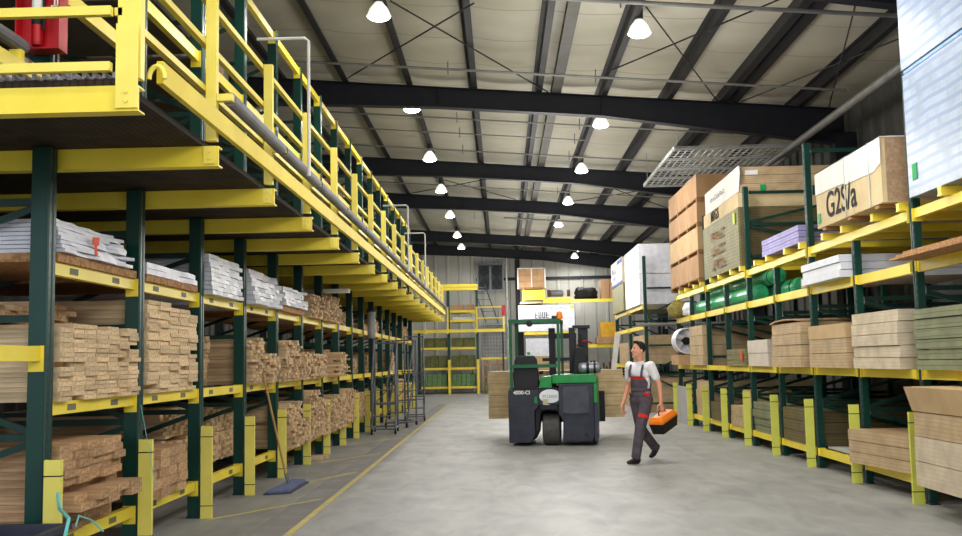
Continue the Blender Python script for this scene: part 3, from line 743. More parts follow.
panel_pack('fibreboard_stack', 'tall tan stack at the far end of the lower right shelf', 4.14,6.4, 20.72,22.12, S,2.16, MDF, 4, seed=17)
carton('squat carton under the white fan at the far end of the lower right shelf', 3.98,4.6, 22.6,23.6, S,1.56, CARD)
# round white drum fan
fan = thing('drum_fan', 'round white drum fan standing on a squat carton', 'fan', (4.24,23.1,1.563), math.radians(8))
WP = mat('white_plastic', (232,232,238), (216,216,226), rough=.4)
mb = MB(); R1, R2 = .30, .275; A = []
for r, y in ((R1,-.14),(R1,.14),(R2,.14),(R2,-.14)):
    A.append([mb.bm.verts.new((r*math.cos(t*2*PI/28), y,   .31+r*math.sin(t*2*PI/28))) for t in range(28)])
for k in range(4):
    P_, Q_ = A[k], A[(k+1)%4]
    for t in range(28): mb.bm.faces.new((P_[t],P_[(t+1)%28],Q_[(t+1)%28],Q_[t]))
mb.build('drum', WP, fan)
MB().lathe([(.02,-.06),(.09,-.05),(.09,.05),(.02,.06)], 18, (0,0,  .31), 'Y').build('hub', DARKM, fan)
for k in range(5):
    a = k*2*PI/5; mb = MB()
    d = Vector((math.cos(a),0,math.sin(a))); n = Vector((-math.sin(a),0,math.cos(a)))
    c0 = Vector((0,0,  .31))
    pts = [c0+d*.08-n*.04-Vector((0,.03,0)), c0+d*.08+n*.04+Vector((0,.03,0)), c0+d*.26+n*.11+Vector((0,.03,0)), c0+d*.26-n*.05-Vector((0,.03,0))]
    mb.bm.faces.new([mb.bm.verts.new(p) for p in pts]); mb.build('blade', WP, fan)
MB().box(-.2,.2,-.12,.12,0,.012).build('stand', DARKM, fan)
MB().lathe([(.01,.10),(.27,.10),(.27,.11),(.01,.11)], 28, (0,0,  .31), 'Y').build('rear_grille', WP, fan)
# deep in the racks
cb = carton('carton with yellow and white labels at the back of the empty bottom right bay', 5.5,5.95, 12.6,13.2, .29,.95, mat('dark_carton', (112,106,96), (84,80,74)))
MB().box(-.15,.12,-.303,-.3005,.18,.42).build('yellow_label', YEL, cb); MB().box(-.15,.15,-.303,-.3005,.44,.6).build('white_label', WHITE, cb)
R = random.Random(77)
for i in range(5):
    y0 = RY[i]+.2
    carton(f'dull carton deep on the lower right shelf behind the {ORD[i]} stack', 6.55,7.0, y0, y0+.6, .003, 1.3+R.uniform(0,.8), goods[i % 3][1], 'cartons behind the right racks', tape=False)
# upper shelf
U = 2.423
for k in range(3):
    o = plain_sheet(f'rough brown strand board over the aisle on the upper right shelf, {("lowest","middle","topmost")[k]} of three', 3.92+.05*k,6.2, 8.5,10.09-.05*k, U+.03*k,U+.03*k+.02, OSB, 'strand_board_sheet', 'sheet', group='strand boards on the upper right shelf')
panel_pack('trim_pack', 'long white wrapped pack on the upper right shelf under the writing-marked crate', 4.09,5.9, 12.03,13.55, U,2.70, mat('white_sheets', (226,228,234), (206,210,220), rough=.45), 3, seed=21, jig=.02)
carton('pinkish small bundle at the end of the white pack on the upper right shelf', 4.2,5.2, 13.78,14.0, U,2.56, mat('pink_wrap', (214,178,160)), tape=False)
GRL = mat('green_film', (70,196,138), (44,164,110), rough=.3, scale=6, bump=.4)
for i, (y0, y1, x, z, r) in enumerate([(17.2,22.2,4.46,U+.157,.15),(15.9,21.0,4.83,U+.165,.158),(16.6,22.0,4.63,U+.40,.125)]):
    q = tag(MB().lathe([(r*.35,0),(r,.02),(r,(y1-y0)*.5),(r*1.03,(y1-y0)*.52),(r,(y1-y0)-.02),(r*.35,y1-y0)], 20, (0,0,0), 'Y').build('film_roll', GRL, None, (x,y0,z), smooth=False),
        ('lowest front green wrapped roll on the upper right shelf','longest green wrapped roll, behind the front one','topmost green wrapped roll on the upper right shelf')[i], 'wrapped roll', 'green rolls on the upper right shelf')
    MB().lathe([(r*1.04,.3),(r*1.04,.34)], 20, (0,0,0), 'Y').build('band', DARKM, q)
def sack(name, label, loc, dims, m, seed, rz=0.):
    R = random.Random(seed); mb = MB()
    bmesh.ops.create_icosphere(mb.bm, subdivisions=3, radius=1)
    for v in mb.bm.verts:
        n = v.co.copy(); k = 1 + .1*math.sin(5*n.x+seed)+.09*math.sin(7*n.y+2*seed)+.07*math.sin(9*n.z)
        f = 1/max(abs(n.x)**3+abs(n.y)**3+abs(n.z)**3, .3)**(1/3)
        v.co = Vector((n.x*dims[0], n.y*dims[1], n.z*dims[2]))*k*f*.95
        v.co.z = max(v.co.z, -dims[2]*.92)
    zmin = min(v.co.z for v in mb.bm.verts)
    for v in mb.bm.verts: v.co.z -= zmin
    o = mb.build(name, m, None, loc, smooth=True); o.rotation_euler.z = rz
    return tag(o, label, 'sack')
sack('white_sack', 'crumpled white sack at the far end of the upper right shelf', (4.36,22.82,U+.002), (.22,.38,.16), WRAP, 3)
sack('olive_sack', 'olive woven sack hanging over the far end of the upper right shelf', (4.3,23.55,U+.002), (.34,.36,.20), mat('olive_sacking', (150,138,74), (112,102,50), rough=.9, scale=20, bump=.6), 5)
# high shelf
GT = GREENT
def tagmark(parent, loc, w=.1, h=.15, ax='X'):
    mb = MB().box(-.003,.003,-w/2,w/2,-h/2,h/2) if ax == 'X' else MB().box(-w/2,w/2,-.003,.003,-h/2,h/2)
    return mb.build('green_tag', GT, parent, loc)
for k, (z0, z1, lab) in enumerate([(HS,4.30,'lower white shrink-wrapped pack with folds at the near end of the high right shelf'),(4.345,5.9,'upper white shrink-wrapped pack with folds on the lower white pack')]):
    t = panel_pack('wrapped_panel_pack', lab, 4.13,6.4, 8.35,10.02, z0,z1, WHITEP, 1, seed=30+k, group='white packs on the near high shelf', cat='wrapped pack')
    tagmark(t, (-1.139,.66,.24 if k == 0 else .26), .11, .16)
t = MB().box(-1.15,1.1,-.84,.8,0,.036).build('blue_film', mat('blue_film', (96,150,200), (140,170,200), rough=.35), None, (5.28,9.18,4.302)); tag(t, 'blue plastic film squeezed between the two white packs', 'plastic film')
# crate with sprayed writing
cr = thing('sheet_crate', 'beige crate sprayed with black writing and half covered by a white sheet', 'crate', (5.2,11.55,HS))
CREAM = mat('cream_panel', (222,202,160), (208,186,142), rough=.8)
MB().box(-1.15,1.1,-1.05,1.12,.04,.735).build('body', CREAM, cr)
for y in (-.85,.0,.9): MB().box(-1.14,1.1,y-.06,y+.06,0,.038).build('runner', mat('brown_runner', (166,120,70), (140,98,56)), cr)
MB().prism([(-1.06,.46),(-.85,.40),(.05,.42),(.12,.45),(1.13,.47),(1.13,.747),(-1.06,.747)], -1.158,-1.153,'X').build('white_cover', WHITE, cr)
MB().box(-1.158,.4,-1.06,1.13,.737,.747).build('cover_top', WHITE, cr)
for y in (-.72,.05): MB().box(-1.162,-1.1585,y-.012,y+.012,.05,.747).build('strap', mat('grey_strap', (196,206,200)), cr)
MB().box(-1.1,.3,-1.053,-1.051,.05,.73).build('rough_end', mat('strand_end', (186,158,128), (158,128,100), scale=30), cr)
text('lettering', 'G2S/a', DARKM, cr, (-1.1565,.22,.262), (PI/2,0,-PI/2), .44, .004)
tagmark(cr, (-1.156,1.02,.16), .1, .12)
# lilac pack
panel_pack('foam_board_pack', 'lilac foam board pack on the high right shelf beside the crate', 4.14,6.2, 13.82,15.75, HS,3.30, striped('lilac_sheets', (178,170,222), (140,132,188), 'Z', 22, .25), 3, seed=33, jig=.008, cat='pack')
panel_pack('panel_pack', 'grey wrapped pack standing behind the tall upright and the crate', 5.0,6.4, 12.74,13.45, HS,3.62, mat('grey_wrap', (150,152,150), (128,130,128)), 2, seed=34, cat='pack')
# olive pack with faded red print, cream crate and tan box on it
ol = panel_pack('plywood_pack', 'tall olive plywood pack with faded red print on the high right shelf', 4.14,6.4, 17.22,20.2, HS,4.07, [OLIVE], 1, seed=35, cat='pack')
RP = mat('faded_red_print', (176,112,66), (150,118,70), rough=.8, scale=20)
MB().box(-1.1,1.09,-1.497,-1.493,.01,1.01).build('shaded_end', OLIVED, ol)  # end face in darker olive: shade between the packs put into the colour
for k in range(3): marks('stencil_print', RP, ol, 4, 1.2, .17, face_mx((-1.148,.1,.2+k*.27),(0,-1,0),(0,0,1)), 40+k)
tagmark(ol, (-1.147,-1.25,.86), .14, .2).data.materials[0] = mat('lime_tag', (210,226,60))
c1_ = panel_pack('sheet_crate', 'cream crate with black writing on top of the olive plywood pack', 4.16,6.4, 17.22,20.15, 4.075,4.33, [CREAM], 1, seed=36, cat='crate')
text('lettering', 'M1G5', DARKM, c1_, (-1.135,.40,.12), (PI/2,0,-PI/2), .28, .006)
c2_ = panel_pack('panel_pack', 'tan sheet pack with white flap and green tag on top of the cream crate', 4.2,6.4, 17.24,20.1, 4.335,4.78, MDF, 3, seed=37, cat='pack', jig=.003)
MB().prism([(-1.40,.02),(1.42,.0),(1.42,.43),(-1.48,.46),(-1.54,.33)], -1.118,-1.112,'X').build('white_flap', WHITE, c2_)
marks('faint_print', mat('grey_print', (150,150,150)), c2_, 9, 1.3, .08, face_mx((-1.120,.3,.22),(0,-1,0),(0,0,1)), 50)
MB().box(-1.0,-.78,-1.44,-1.435,.30,.38).build('white_label', WHITE, c2_)
tagmark(c2_, (-.7,-1.437,.06), .1, .13, 'Y')
# four tiers of cartons on pallets
R = random.Random(5)
PAL = mat('pallet_wood', (170,130,88), (132,96,60), rough=.85, scale=8)
def pallet(label, x0, x1, y0, y1, z0, group=None):
    t = thing('pallet', label, 'pallet', ((x0+x1)/2,(y0+y1)/2,z0), group=group); a, b_ = (x1-x0)/2, (y1-y0)/2
    for k in range(5): x = -a+.06+(2*a-.12)*k/4; MB().box(x-.055,x+.055,-b_,b_,.08,.095).build('deck_board', PAL, t)
    for y in (-b_+.07, -b_*.33, b_*.33, b_-.07): MB().box(-a,a,y-.06,y+.06,0,.0795).build('runner', PAL, t)
    return t
z = HS
CN = ['bottom','second','third','top']
for k in range(4):
    xo = R.uniform(-.03,.03)
    pallet(f'wooden pallet under the {CN[k]} tier of brown cartons', 4.12+xo,5.7+xo, 20.72,24.2, z, 'pallets under the carton tiers')
    z += .097; h = (.49,.48,.42,.48)[k]; nn = (3,1,3,3)[k]
    for j in range(nn):
        y0 = 20.74+3.45*j/nn; y1 = 20.74+3.45*(j+1)/nn-.014
        carton(f'brown carton in the {CN[k]} tier of the tall stack, {ORD[j]} from the camera' if nn > 1 else 'single wide tan carton in the second tier of the tall stack',
               4.12+xo, 5.68+xo, y0, y1, z, z+h, CARDT if k == 1 else CARD, 'cartons in the tall stack', tape=False)
    z += h+.002
# galvanised mesh canopy hung above the cartons
cy = thing('mesh_canopy', 'grey wire mesh panel hung level under the roof above the carton stack', 'mesh panel', (5.2,23.6,6.0))
MG = mat('galvanised_mesh', (196,198,196), (170,172,170), rough=.5, metal=0.)
mb = MB()
for k in range(19): mb.bar((-1.35+.15*k,-2.3,0),(-1.35+.15*k,2.3,0),.022)
for k in range(19): mb.bar((-1.35,-2.3+.255*k,.02),(1.35,-2.3+.255*k,.02),.018)
mb.build('wire_grid', MG, cy)
for y in (-2.3,-1.2,0,1.2,2.3): MB().bar((-1.37,y,-.03),(1.37,y,-.03),.05,.05).build('support_bar', MG, cy)
MB().bar((-1.37,-2.34,.0),(-1.37,2.34,.0),.04,.08).build('edge_bar', MG, cy); MB().bar((1.37,-2.34,.0),(1.37,2.34,.0),.04,.08).build('edge_bar', MG, cy)
for x in (-1.3,1.3):
    for y in (-2.2,2.2): MB().tube([(x,y,.04),(x,y,roofz(5.2+x)-6.0)], .008, 6).build('hanger', MG, cy)

# ------------------------------------------------------------------ far right rack beyond the cross aisle
FY = [28.0, 31.38, 35.0]
for i, y in enumerate(FY):
    t = make_upright('rack_upright', f'green rack upright of the rack beyond the cross aisle, {ORD[i]} from the camera', -1, 4.35 if i == 0 else 2.84, 1.6, group='far right rack uprights')
    t.location = (RX-.20,y,0)
for i in range(2):
    for z, nm in ((1.33,'lower'),(2.42,'upper'),(3.0,'high')):
        make_beam('rack_beam', f'yellow {nm}-shelf beam of the rack beyond the cross aisle, {ORD[i]} bay', 4.03, FY[i], FY[i+1], z, .11, face=-1, plate=.15, group='far right rack beams')
for k,(z0,z1) in enumerate([(3.005,3.86),(3.87,4.72)]):
    t = panel_pack('wrapped_pack', ('lower','upper')[k]+' white film-wrapped pack on the rack beyond the cross aisle', 3.92,5.6, 28.12,31.25, z0,z1, WRAP, 1, seed=60+k, cat='wrapped pack')
    if k: MB().lathe([(.002,-.004),(.09,-.002),(.09,.002),(.002,.004)], 14, (-.42,-1.545,.45), 'Y').build('green_mark', GT, t)
panel_pack('plywood_pack', 'olive pack under the blue-lettered white sign panel', 3.88,5.6, 31.52,34.6, 3.005,3.9, OLIVE, 2, seed=63, cat='pack')
sg = thing('lettered_pack', 'white and cream pack with blue lettering on the far right rack', 'pack', (4.76,33.0,3.905))
MB().box(-.9,.9,-1.48,1.55,0,.80).build('body', mat('cream_wrap', (232,226,206), (216,208,184), rough=.5), sg)
BLU = mat('blue_print', (60,88,186), (48,72,168), rough=.6)
MB().box(-.905,-.9015,-1.48,1.55,.0,.07).build('blue_band', BLU, sg); MB().box(-.905,-.9015,-1.48,-.2,.64,.77).build('blue_band', BLU, sg)
marks('blue_lettering', BLU, sg, 4, 1.3, .19, face_mx((-.906,.6,.5),(0,-1,0),(0,0,1)), 70)
marks('blue_lettering', BLU, sg, 3, 1.0, .17, face_mx((-.906,.65,.25),(0,-1,0),(0,0,1)), 71)
MB().box(-.906,-.9015,1.25,1.5,.08,.2).build('green_tag', GT, sg)
panel_pack('fibreboard_stack', 'brown stack on the lower shelf of the rack beyond the cross aisle', 3.99,5.6, 28.15,30.3, S,2.15, MDF, 3, seed=65)
panel_pack('fibreboard_stack', 'tan stack farther back on the lower shelf beyond the cross aisle', 3.99,5.6, 31.55,33.9, S,2.0, MDF, 3, seed=66)
panel_pack('fibreboard_stack', 'tan stack on the floor of the rack beyond the cross aisle', 4.08,5.6, 28.15,30.3, .003,.95, MDF, 4, seed=67)
panel_pack('fibreboard_stack', 'tan floor stack farther back in the rack beyond the cross aisle', 3.99,5.6, 31.55,33.9, .003,.9, MDF, 3, seed=68)
pp = MB().tube([(3.75,27.85,2.42),(6.2,27.85,2.42)], .05, 10).build('cross_pipe', PIPE); tag(pp, 'grey horizontal pipe across the end of the far right rack', 'pipe')
for x in (4.6,5.75): MB().box(x-.03,x+.03,27.87,27.94,2.3,2.46).build('pipe_clip', PIPE, pp)

# ------------------------------------------------------------------ end wall: shelving, stair landing, exhaust fan
BY = 47.6
def simple_post(name, label, x, y, h, m, group, w=.12):
    o = MB().prism([(-w/2,-w/2),(w/2,-w/2),(w/2,-w/2+.02),(-w/2+.02,-w/2+.02),(-w/2+.02,w/2-.02),(w/2,w/2-.02),(w/2,w/2),(-w/2,w/2)], 0, h, 'Z').build(name, m, None, (x,y,0))
    MB().box(-w*.8,w*.8,-w*.8,w*.8,.0,.012).build('foot_plate', m, o)
    return tag(o, label, 'rack post', group)
bxs = [-3.9,-2.48,-1.12]
for i, x in enumerate(bxs):
    simple_post('rack_post', f'dark green post of the end-wall shelving, {ORD[i]} from the left', x, BY+.1, 4.9 if i else 2.9, GREEN, 'end-wall shelving posts')
    if i: simple_post('rack_post', ('short','slim')[i-1]+' yellow guard post before the end-wall shelving', x+.02, BY-.25, 1.6, YEL, 'end-wall guard posts')
for j in range(2):
    xa, xb = bxs[j]+.07, bxs[j+1]-.07
    for z, nm in ((.35,'bottom'),(1.24,'second'),(2.2,'third'),(3.95,'upper'),(3.5,'landing')):
        if z in (3.95, 3.5) and j == 0: continue
        o = MB().prism([(BY+.05,z-.11),(BY+.11,z-.11),(BY+.11,z),(BY+.05,z)], xa, xb, 'X').build('rack_beam', YEL)
        tag(o, f'yellow {nm} beam of the end-wall shelving, {("left","right")[j]} bay', 'rack beam', 'end-wall shelving beams')
        b2 = MB().prism([(BY+1.25,z-.11),(BY+1.31,z-.11),(BY+1.31,z),(BY+1.25,z)], xa, xb, 'X').build('rear_beam', YEL, o)
        MB().box(xa,xb,BY+.115,BY+1.245,z-.03,z-.004).build('shelf_deck', mat('wire_shelf', (120,120,116), (90,90,88)), o)
OG = mat('olive_bundle', (120,122,74), (88,92,52), rough=.7, scale=7, bump=.4); GB = mat('green_bundle', (126,160,110), (92,124,80), rough=.6, scale=9, bump=.4)
def bundle(label, x0, x1, z0, z1, m, n):
    t = thing('wrapped_bundle', label, 'bundle', ((x0+x1)/2,BY+.65,z0), group='bundles on the end-wall shelving')
    a = (x1-x0)/2; R = random.Random(n); k = n
    for i in range(k):
        u0 = -a+2*a*i/k; u1 = -a+2*a*(i+1)/k-.01; h = (z1-z0)*R.uniform(.86,1)
        MB().box(u0,u1,-.5,.5,.002,h).build('wrapped_block', m, t, bevel=.03)
    return t
for j in range(2):
    xa, xb = bxs[j]+.12, bxs[j+1]-.12; s = ('left','right')[j]
    bundle(f'green wrapped bundles on the bottom shelf, {s} bay of the end-wall shelving', xa, xb, .352, .95, GB, 5)
    bundle(f'olive wrapped bundles on the second shelf, {s} bay of the end-wall shelving', xa, xb, 1.242, 1.86, OG, 3)
    bundle(f'olive bundles on the third shelf, {s} bay of the end-wall shelving', xa, xb, 2.202, 2.65, OG, 2)
tag(MB().box(-2.3,-1.25,BY+.2,BY+.9,3.505,3.62).build('white_box', WHITE, bevel=.01), 'low white box on the landing shelf of the end-wall shelving', 'box')
for k,(x0,x1) in enumerate([(-2.35,-1.75),(-1.65,-1.22)]):
    carton(f'{("wide","narrow")[k]} brown carton with white top on the upper end-wall shelf', x0, x1, BY+.2, BY+.9, 3.955, 4.22, CARD)
for k,(z0,z1) in enumerate([(4.90,5.04),(5.06,5.2)]):
    o = MB().prism([(BY+.02,z0),(BY+.2,z0),(BY+.2,z1),(BY+.02,z1)], -2.9, -1.06, 'X').build('stored_beam', YEL)
    tag(o, f'{("lower","upper")[k]} spare yellow beam laid across the top of the end-wall shelving', 'beam', 'spare beams')
    MB().box(-2.92,-2.9,BY,BY+.22,z0-.005,z1+.005).build('end_plate', YEL, o)
# landing and its rail
ld_ = thing('stair_landing', 'yellow edged landing joining the walkway to the end wall', 'landing', (-1.95,BY-.35,2.88))
MB().box(-2.2,2.15,-.0,.09,0,.15).build('edge_beam', YEL, ld_)
for x in (-1.6,-.55,.78): MB().box(x-.04,x+.04,-.06,-.002,-.06,.2).build('bracket', YEL, ld_)
MB().box(2.0,2.08,.1,.18,-2.877,.15).build('support_post', GREENB, ld_)
rl = thing('landing_rail', 'yellow rail of the landing with a red extinguisher box at its end', 'railing', (-1.95,BY-.35,3.035))
for x in (-.55,.83,2.1): MB().box(x-.04,x+.04,.0,.08,.0,1.05).build('post', YEL, rl)
for z in (.5,1.02): MB().box(.87,2.06,.015,.065,z-.03,z+.03).build('rail', YEL, rl)
tag(MB().box(-.09,.09,-.07,.07,0,.5).build('mounted_extinguisher_box', RED, None, (.15,BY-.49,3.62), bevel=.01), 'small red extinguisher box on the end post of the landing rail', 'extinguisher box')
lad = thing('leaning_ladder', 'grey ladder leaning on the end wall behind the landing', 'ladder', (-.5,50.0,3.335))
for x in (-.45,.15): MB().bar((x-.4,.2,2.0),(x+.25,-.4,0),.03,.05).build('stile', STEEL, lad)
for k in range(7): u=k/6.5; MB().bar((-.45+.25-.65*u,-.4+.6*u,2.0*u+.02),(.15+.25-.65*u,-.4+.6*u,2.0*u+.02),.03).build('rung', STEEL, lad)
tag(MB().box(-1.0,.26,49.6,50.4,3.26,3.298).build('wall_rail_ledge', STEEL), 'grey ledge on the end wall carrying the ladder', 'ledge')
ms = thing('mesh_rack', 'grey wire mesh rack standing under the landing', 'wire rack', (-.35,BY+.1,1.70))
mb = MB()
for k in range(9): mb.bar((-.55+.14*k,0,0),(-.55+.14*k,0,1.1),.02)
for k in range(7): mb.bar((-.55,.02,.02+.17*k),(.57,.02,.02+.17*k),.02)
mb.build('wire_front', STEEL, ms)
for x in (-.56,.58): MB().bar((x,.03,0),(x,.03,1.14),.05).build('side_frame', STEEL, ms)
cg = thing('wooden_crate', 'slatted wooden crate with yellow top edge under the mesh rack', 'crate', (-.35,BY+.4,.002))
for x in (-.52,-.17,.18,.52): MB().box(x-.05,x+.05,-.5,-.44,0,1.58).build('upright_slat', CARD, cg)
for z in (.2,.75,1.3): MB().box(-.58,.58,-.44,.3,z,z+.07).build('shelf_board', CARD, cg)
MB().box(-.6,.6,-.5,.32,1.585,1.68).build('top_edge', YEL, cg)
sack('green_sack', 'pale green sack on the floor inside the slatted crate', (-.5,BY-.42,.003), (.38,.16,.2), GB, 9)
# exhaust fan panel
fp_ = thing('exhaust_fan', 'square dark exhaust fan with louvred blades high on the end wall', 'exhaust fan', (-.47,50.38,5.72))
for (a,b_,c,d) in ((-.68,.68,.62,.7),(-.68,.68,-.7,-.62),(-.68,-.6,-.62,.62),(.6,.68,-.62,.62)): MB().box(a,b_,-.1,.1,c,d).build('frame', STEEL, fp_)
MB().box(-.6,.6,.02,.06,-.62,.62).build('shutter', mat('shutter_dark', (58,66,74), (40,46,54)), fp_)
for sx in (-1, 1):
    for sz in (-1, 1):
        MB().prism([(sx*.30+.22*math.cos(t*PI/6)*(1+.25*(t%3==0)), sz*.31+.24*math.sin(t*PI/6)*(1+.25*(t%3==0))) for t in range(12)], -.03, .015).build('blade', mat('blade_dark', (30,34,40)), fp_)
MB().box(-.05,.05,-.06,-.035,-.6,.6).build('shaft', STEEL, fp_)
dp = MB().tube([(.35,50.35,.01),(.35,50.35,7.0)], .05, 8).build('down_pipe', mat('white_pipe', (220,220,216))); tag(dp, 'thin white down pipe on the end wall beside the exhaust fan', 'pipe')
# shelf row right of the column
sx = [1.06,3.62,5.75]
for i, x in enumerate(sx): simple_post('rack_post', f'dark post of the right end-wall shelf, {ORD[i]} from the left', x, BY+1.75, 4.2, NAVY, 'right end-wall shelf posts')
for j,(x0,x1,z,nm) in enumerate([(2.05,5.75,4.36,'long upper'),(3.75,5.7,2.2,'short lower'),(1.1,3.55,2.86,'hidden middle')]):
    o = MB().prism([(BY-.03,z-.15),(BY+.03,z-.15),(BY+.03,z),(BY-.03,z)], x0, x1, 'X').build('rack_beam', YEL)
    tag(o, f'{nm} yellow beam of the right end-wall shelf', 'rack beam'); MB().box(x0,x1,BY+.2,BY+1.6,z-.04,z-.004).build('shelf_deck', DARKM, o)
o = tag(MB().box(.95,2.02,BY-.03,BY+1.6,4.2,4.27).build('shelf_board', CARDT), 'pale board under the yellow crate on the right end-wall shelf', 'board')
yc = thing('steel_crate', 'yellow steel crate on the right end-wall shelf', 'crate', (1.6,BY+.5,4.275))
MB().box(-.45,.5,-.3,.4,.1,.5).build('tub', YEL, yc)
for x in (-.5,.52): MB().bar((x,-.3,0),(x*.95,-.3,.62),.06).build('corner_post', YEL, yc)
MB().box(-.5,.55,-.34,-.305,.52,.58).build('rim', YEL, yc)
wp_ = thing('wrapped_pallet', 'pallet of brown cartons in clear film on the yellow steel crate', 'wrapped pallet', (1.52,BY+.5,4.91))
for r in range(3):
    for c in range(4): MB().box(-.62+.31*c,-.62+.31*c+.3,-.35,.4,.08+.29*r,.08+.29*r+.28).build('carton', CARD, wp_)
for x in (-.65,.65): MB().box(x-.03,x+.03,-.39,-.36,0,1.0).build('pale_edge', WHITE, wp_)
MB().box(-.68,.68,-.39,-.36,.96,1.0).build('pale_edge', WHITE, wp_); MB().box(-.68,.68,-.36,.4,0,.075).build('base', PAL, wp_)
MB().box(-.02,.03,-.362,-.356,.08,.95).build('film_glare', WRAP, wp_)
gm = thing('machine_part', 'grey and rust machine on a low base on the right end-wall shelf', 'machine', (2.85,BY+.5,4.365))
MB().box(-.62,.6,-.3,.3,0,.1).build('base', YEL, gm); MB().lathe([(.12,-.35),(.16,-.3),(.16,.25),(.1,.3)], 14, (-.1,0,.32), 'X').build('motor', STEEL, gm)
for x in (-.5,.45): MB().lathe([(.05,-.08),(.17,-.07),(.17,.07),(.05,.08)], 14, (x,0,.33), 'X').build('flange', mat('rusty', (110,66,52), (70,44,40)), gm)
sack('black_sack', 'black sack slumped on the right end-wall shelf', (4.1,BY+.6,4.365), (.55,.4,.3), BLACK, 4)
for k in range(4):
    carton(f'brown carton with film at the right end of the end-wall shelf, {("lower left","lower right","upper left","upper right")[k]}', 4.82+.42*(k%2), 5.22+.42*(k%2), BY+.1, BY+.8, 4.365+.46*(k//2), 4.365+.46*(k//2)+.455, CARD, 'cartons at the end of the end-wall shelf')
wl = thing('white_wrapped_pack', 'wide white wrapped pack with dark print above the forklift cage', 'wrapped pack', (2.22,BY+.5,2.87))
for k in range(2): MB().box(-1.36,1.3,-.55,.5,.002+.62*k,.61+.62*k).build('layer', WRAP, wl)
marks('dark_print', DARKM, wl, 4, .7, .3, face_mx((-.25,-.553,.76),(1,0,0),(0,0,1)), 80)
marks('faint_print', mat('grey_print', (150,150,150)), wl, 10, 2.2, .07, face_mx((-.1,-.553,1.08),(1,0,0),(0,0,1)), 81)
MB().box(1.1,1.28,-.556,-.551,1.05,1.2).build('lime_tag', mat('lime_tag', (210,226,60)), wl)
lp = thing('white_wrapped_pack', 'narrow white wrapped pack with green tag behind the forklift cage', 'wrapped pack', (1.62,BY+.3,1.35))
MB().box(-.45,.75,-.5,.5,.35,1.18).build('body', WRAP, lp); MB().box(-.45,.9,-.5,.5,.0,.345).build('tan_base_pack', CARDT, lp)
MB().box(-.4,-.26,-.503,-.499,.42,.54).build('green_tag', GT, lp)
panel_pack('fibreboard_stack', 'tan floor stack behind the forklift under the white wrapped packs', 1.2,3.4, BY-.2,BY+.9, .003,1.345, MDF, 3, seed=90)
yb = carton('yellow carton with brown base on the short end-wall shelf', 4.75,5.45, BY-.02,BY+.6, 2.55,3.25, mat('yellow_carton', (226,178,52), (206,156,40)), tape=False)
tag(MB().box(4.55,5.6,BY-.1,BY+.9,2.205,2.545).build('shelf_crate', CARD, bevel=.02), 'brown crate under the yellow carton on the short end-wall shelf', 'crate')
R = random.Random(3)
for k, (x, h) in enumerate([(4.0,1.2),(4.45,1.55),(4.9,1.35),(5.35,1.6)]):
    t = thing('timber_offcut_rack', f'upright brown offcuts leaning under the short end-wall shelf, {ORD[k]} from the left', 'timber offcuts', (x,BY+.3,.002), group='offcuts under the end-wall shelf')
    for q in range(3): MB().bar((-.12+.12*q,0,0),(-.16+.14*q,.25,h*R.uniform(.8,1)),.09,.04).build('offcut', mat('dark_offcut', (112,78,52), (70,48,34)), t)

# ------------------------------------------------------------------ forklift
FK = thing('forklift', 'dark navy and green side-loading forklift with an open green cage', 'forklift', (.86,17.72,0), math.radians(-7))
FN = mat('forklift_navy', (50,53,66), (34,36,48), rough=.5, scale=5, detail=7)
FD = mat('forklift_dark', (30,30,36), (20,20,26), rough=.6)
FG = mat('forklift_green', (22,140,66), (14,112,52), rough=.35)
FGD = mat('cage_green', (18,96,58), (12,78,48), rough=.4)
def P(n, mb, m, parent=FK, **k): return mb.build(n, m, parent, **k)
# chassis: left block, wheel arch, right block
P('left_body', MB().prism([(-.76,.06),(-.37,.06),(-.30,.20),(-.30,.62),(-.22,.70),(-.22,.985),(-.76,.985)], 0, 1.25), FN, bevel=.012)
P('arch_panel', MB().prism([(-.215,.72),(.13,.72),(.13,1.0),(-.215,.985)], .02, 1.2), FN)
P('right_body', MB().prism([(.19,.07),(.70,.07),(.74,.16),(.74,1.08),(.13,1.08),(.13,.56),(.2,.42)], -.02, 1.3), FN, bevel=.012)
P('service_panel', MB().box(.2,.66,-.042,-.026,.56,1.03), mat('panel_grey', (74,76,86), (56,58,68), rough=.5, scale=8), bevel=.006)
for x in (.22,.64):
    for z in (.58,1.01): P('panel_screw', MB().lathe([(.012,-.05),(.012,-.042)], 8, (x,0,z), 'Y'), FD)
P('lower_plate', MB().prism([(.24,.10),(.68,.10),(.68,.5),(.2,.5),(.24,.42)], -.034,-.026), FN)
P('tow_eye', MB().lathe([(.03,-.05),(.03,-.036)], 10, (.6,0,.2), 'Y'), FD)
P('hood', MB().prism([(.02,1.085),(.02,1.24),(.72,1.24),(.80,1.18),(.80,1.085)], .02, 1.3), FG, bevel=.015)
P('hood_left', MB().prism([(-.2,1.0),(-.2,1.2),(.015,1.22),(.015,1.0)], .02, 1.25), FG, bevel=.012)
P('side_skirt', MB().prism([(0,.75),(0,1.08),(1.3,1.08),(1.3,.35),(.5,.35)], .745, .80, 'X'), FG)
P('side_panel', MB().prism([(.02,.08),(.02,.74),(.48,.34),(1.28,.34),(1.28,.08)], .745, .79, 'X'), mat('forklift_purple', (58,54,92), (44,42,74), rough=.45))
P('deck', MB().box(-.74,.1,.02,1.2,.99,1.02), FD)
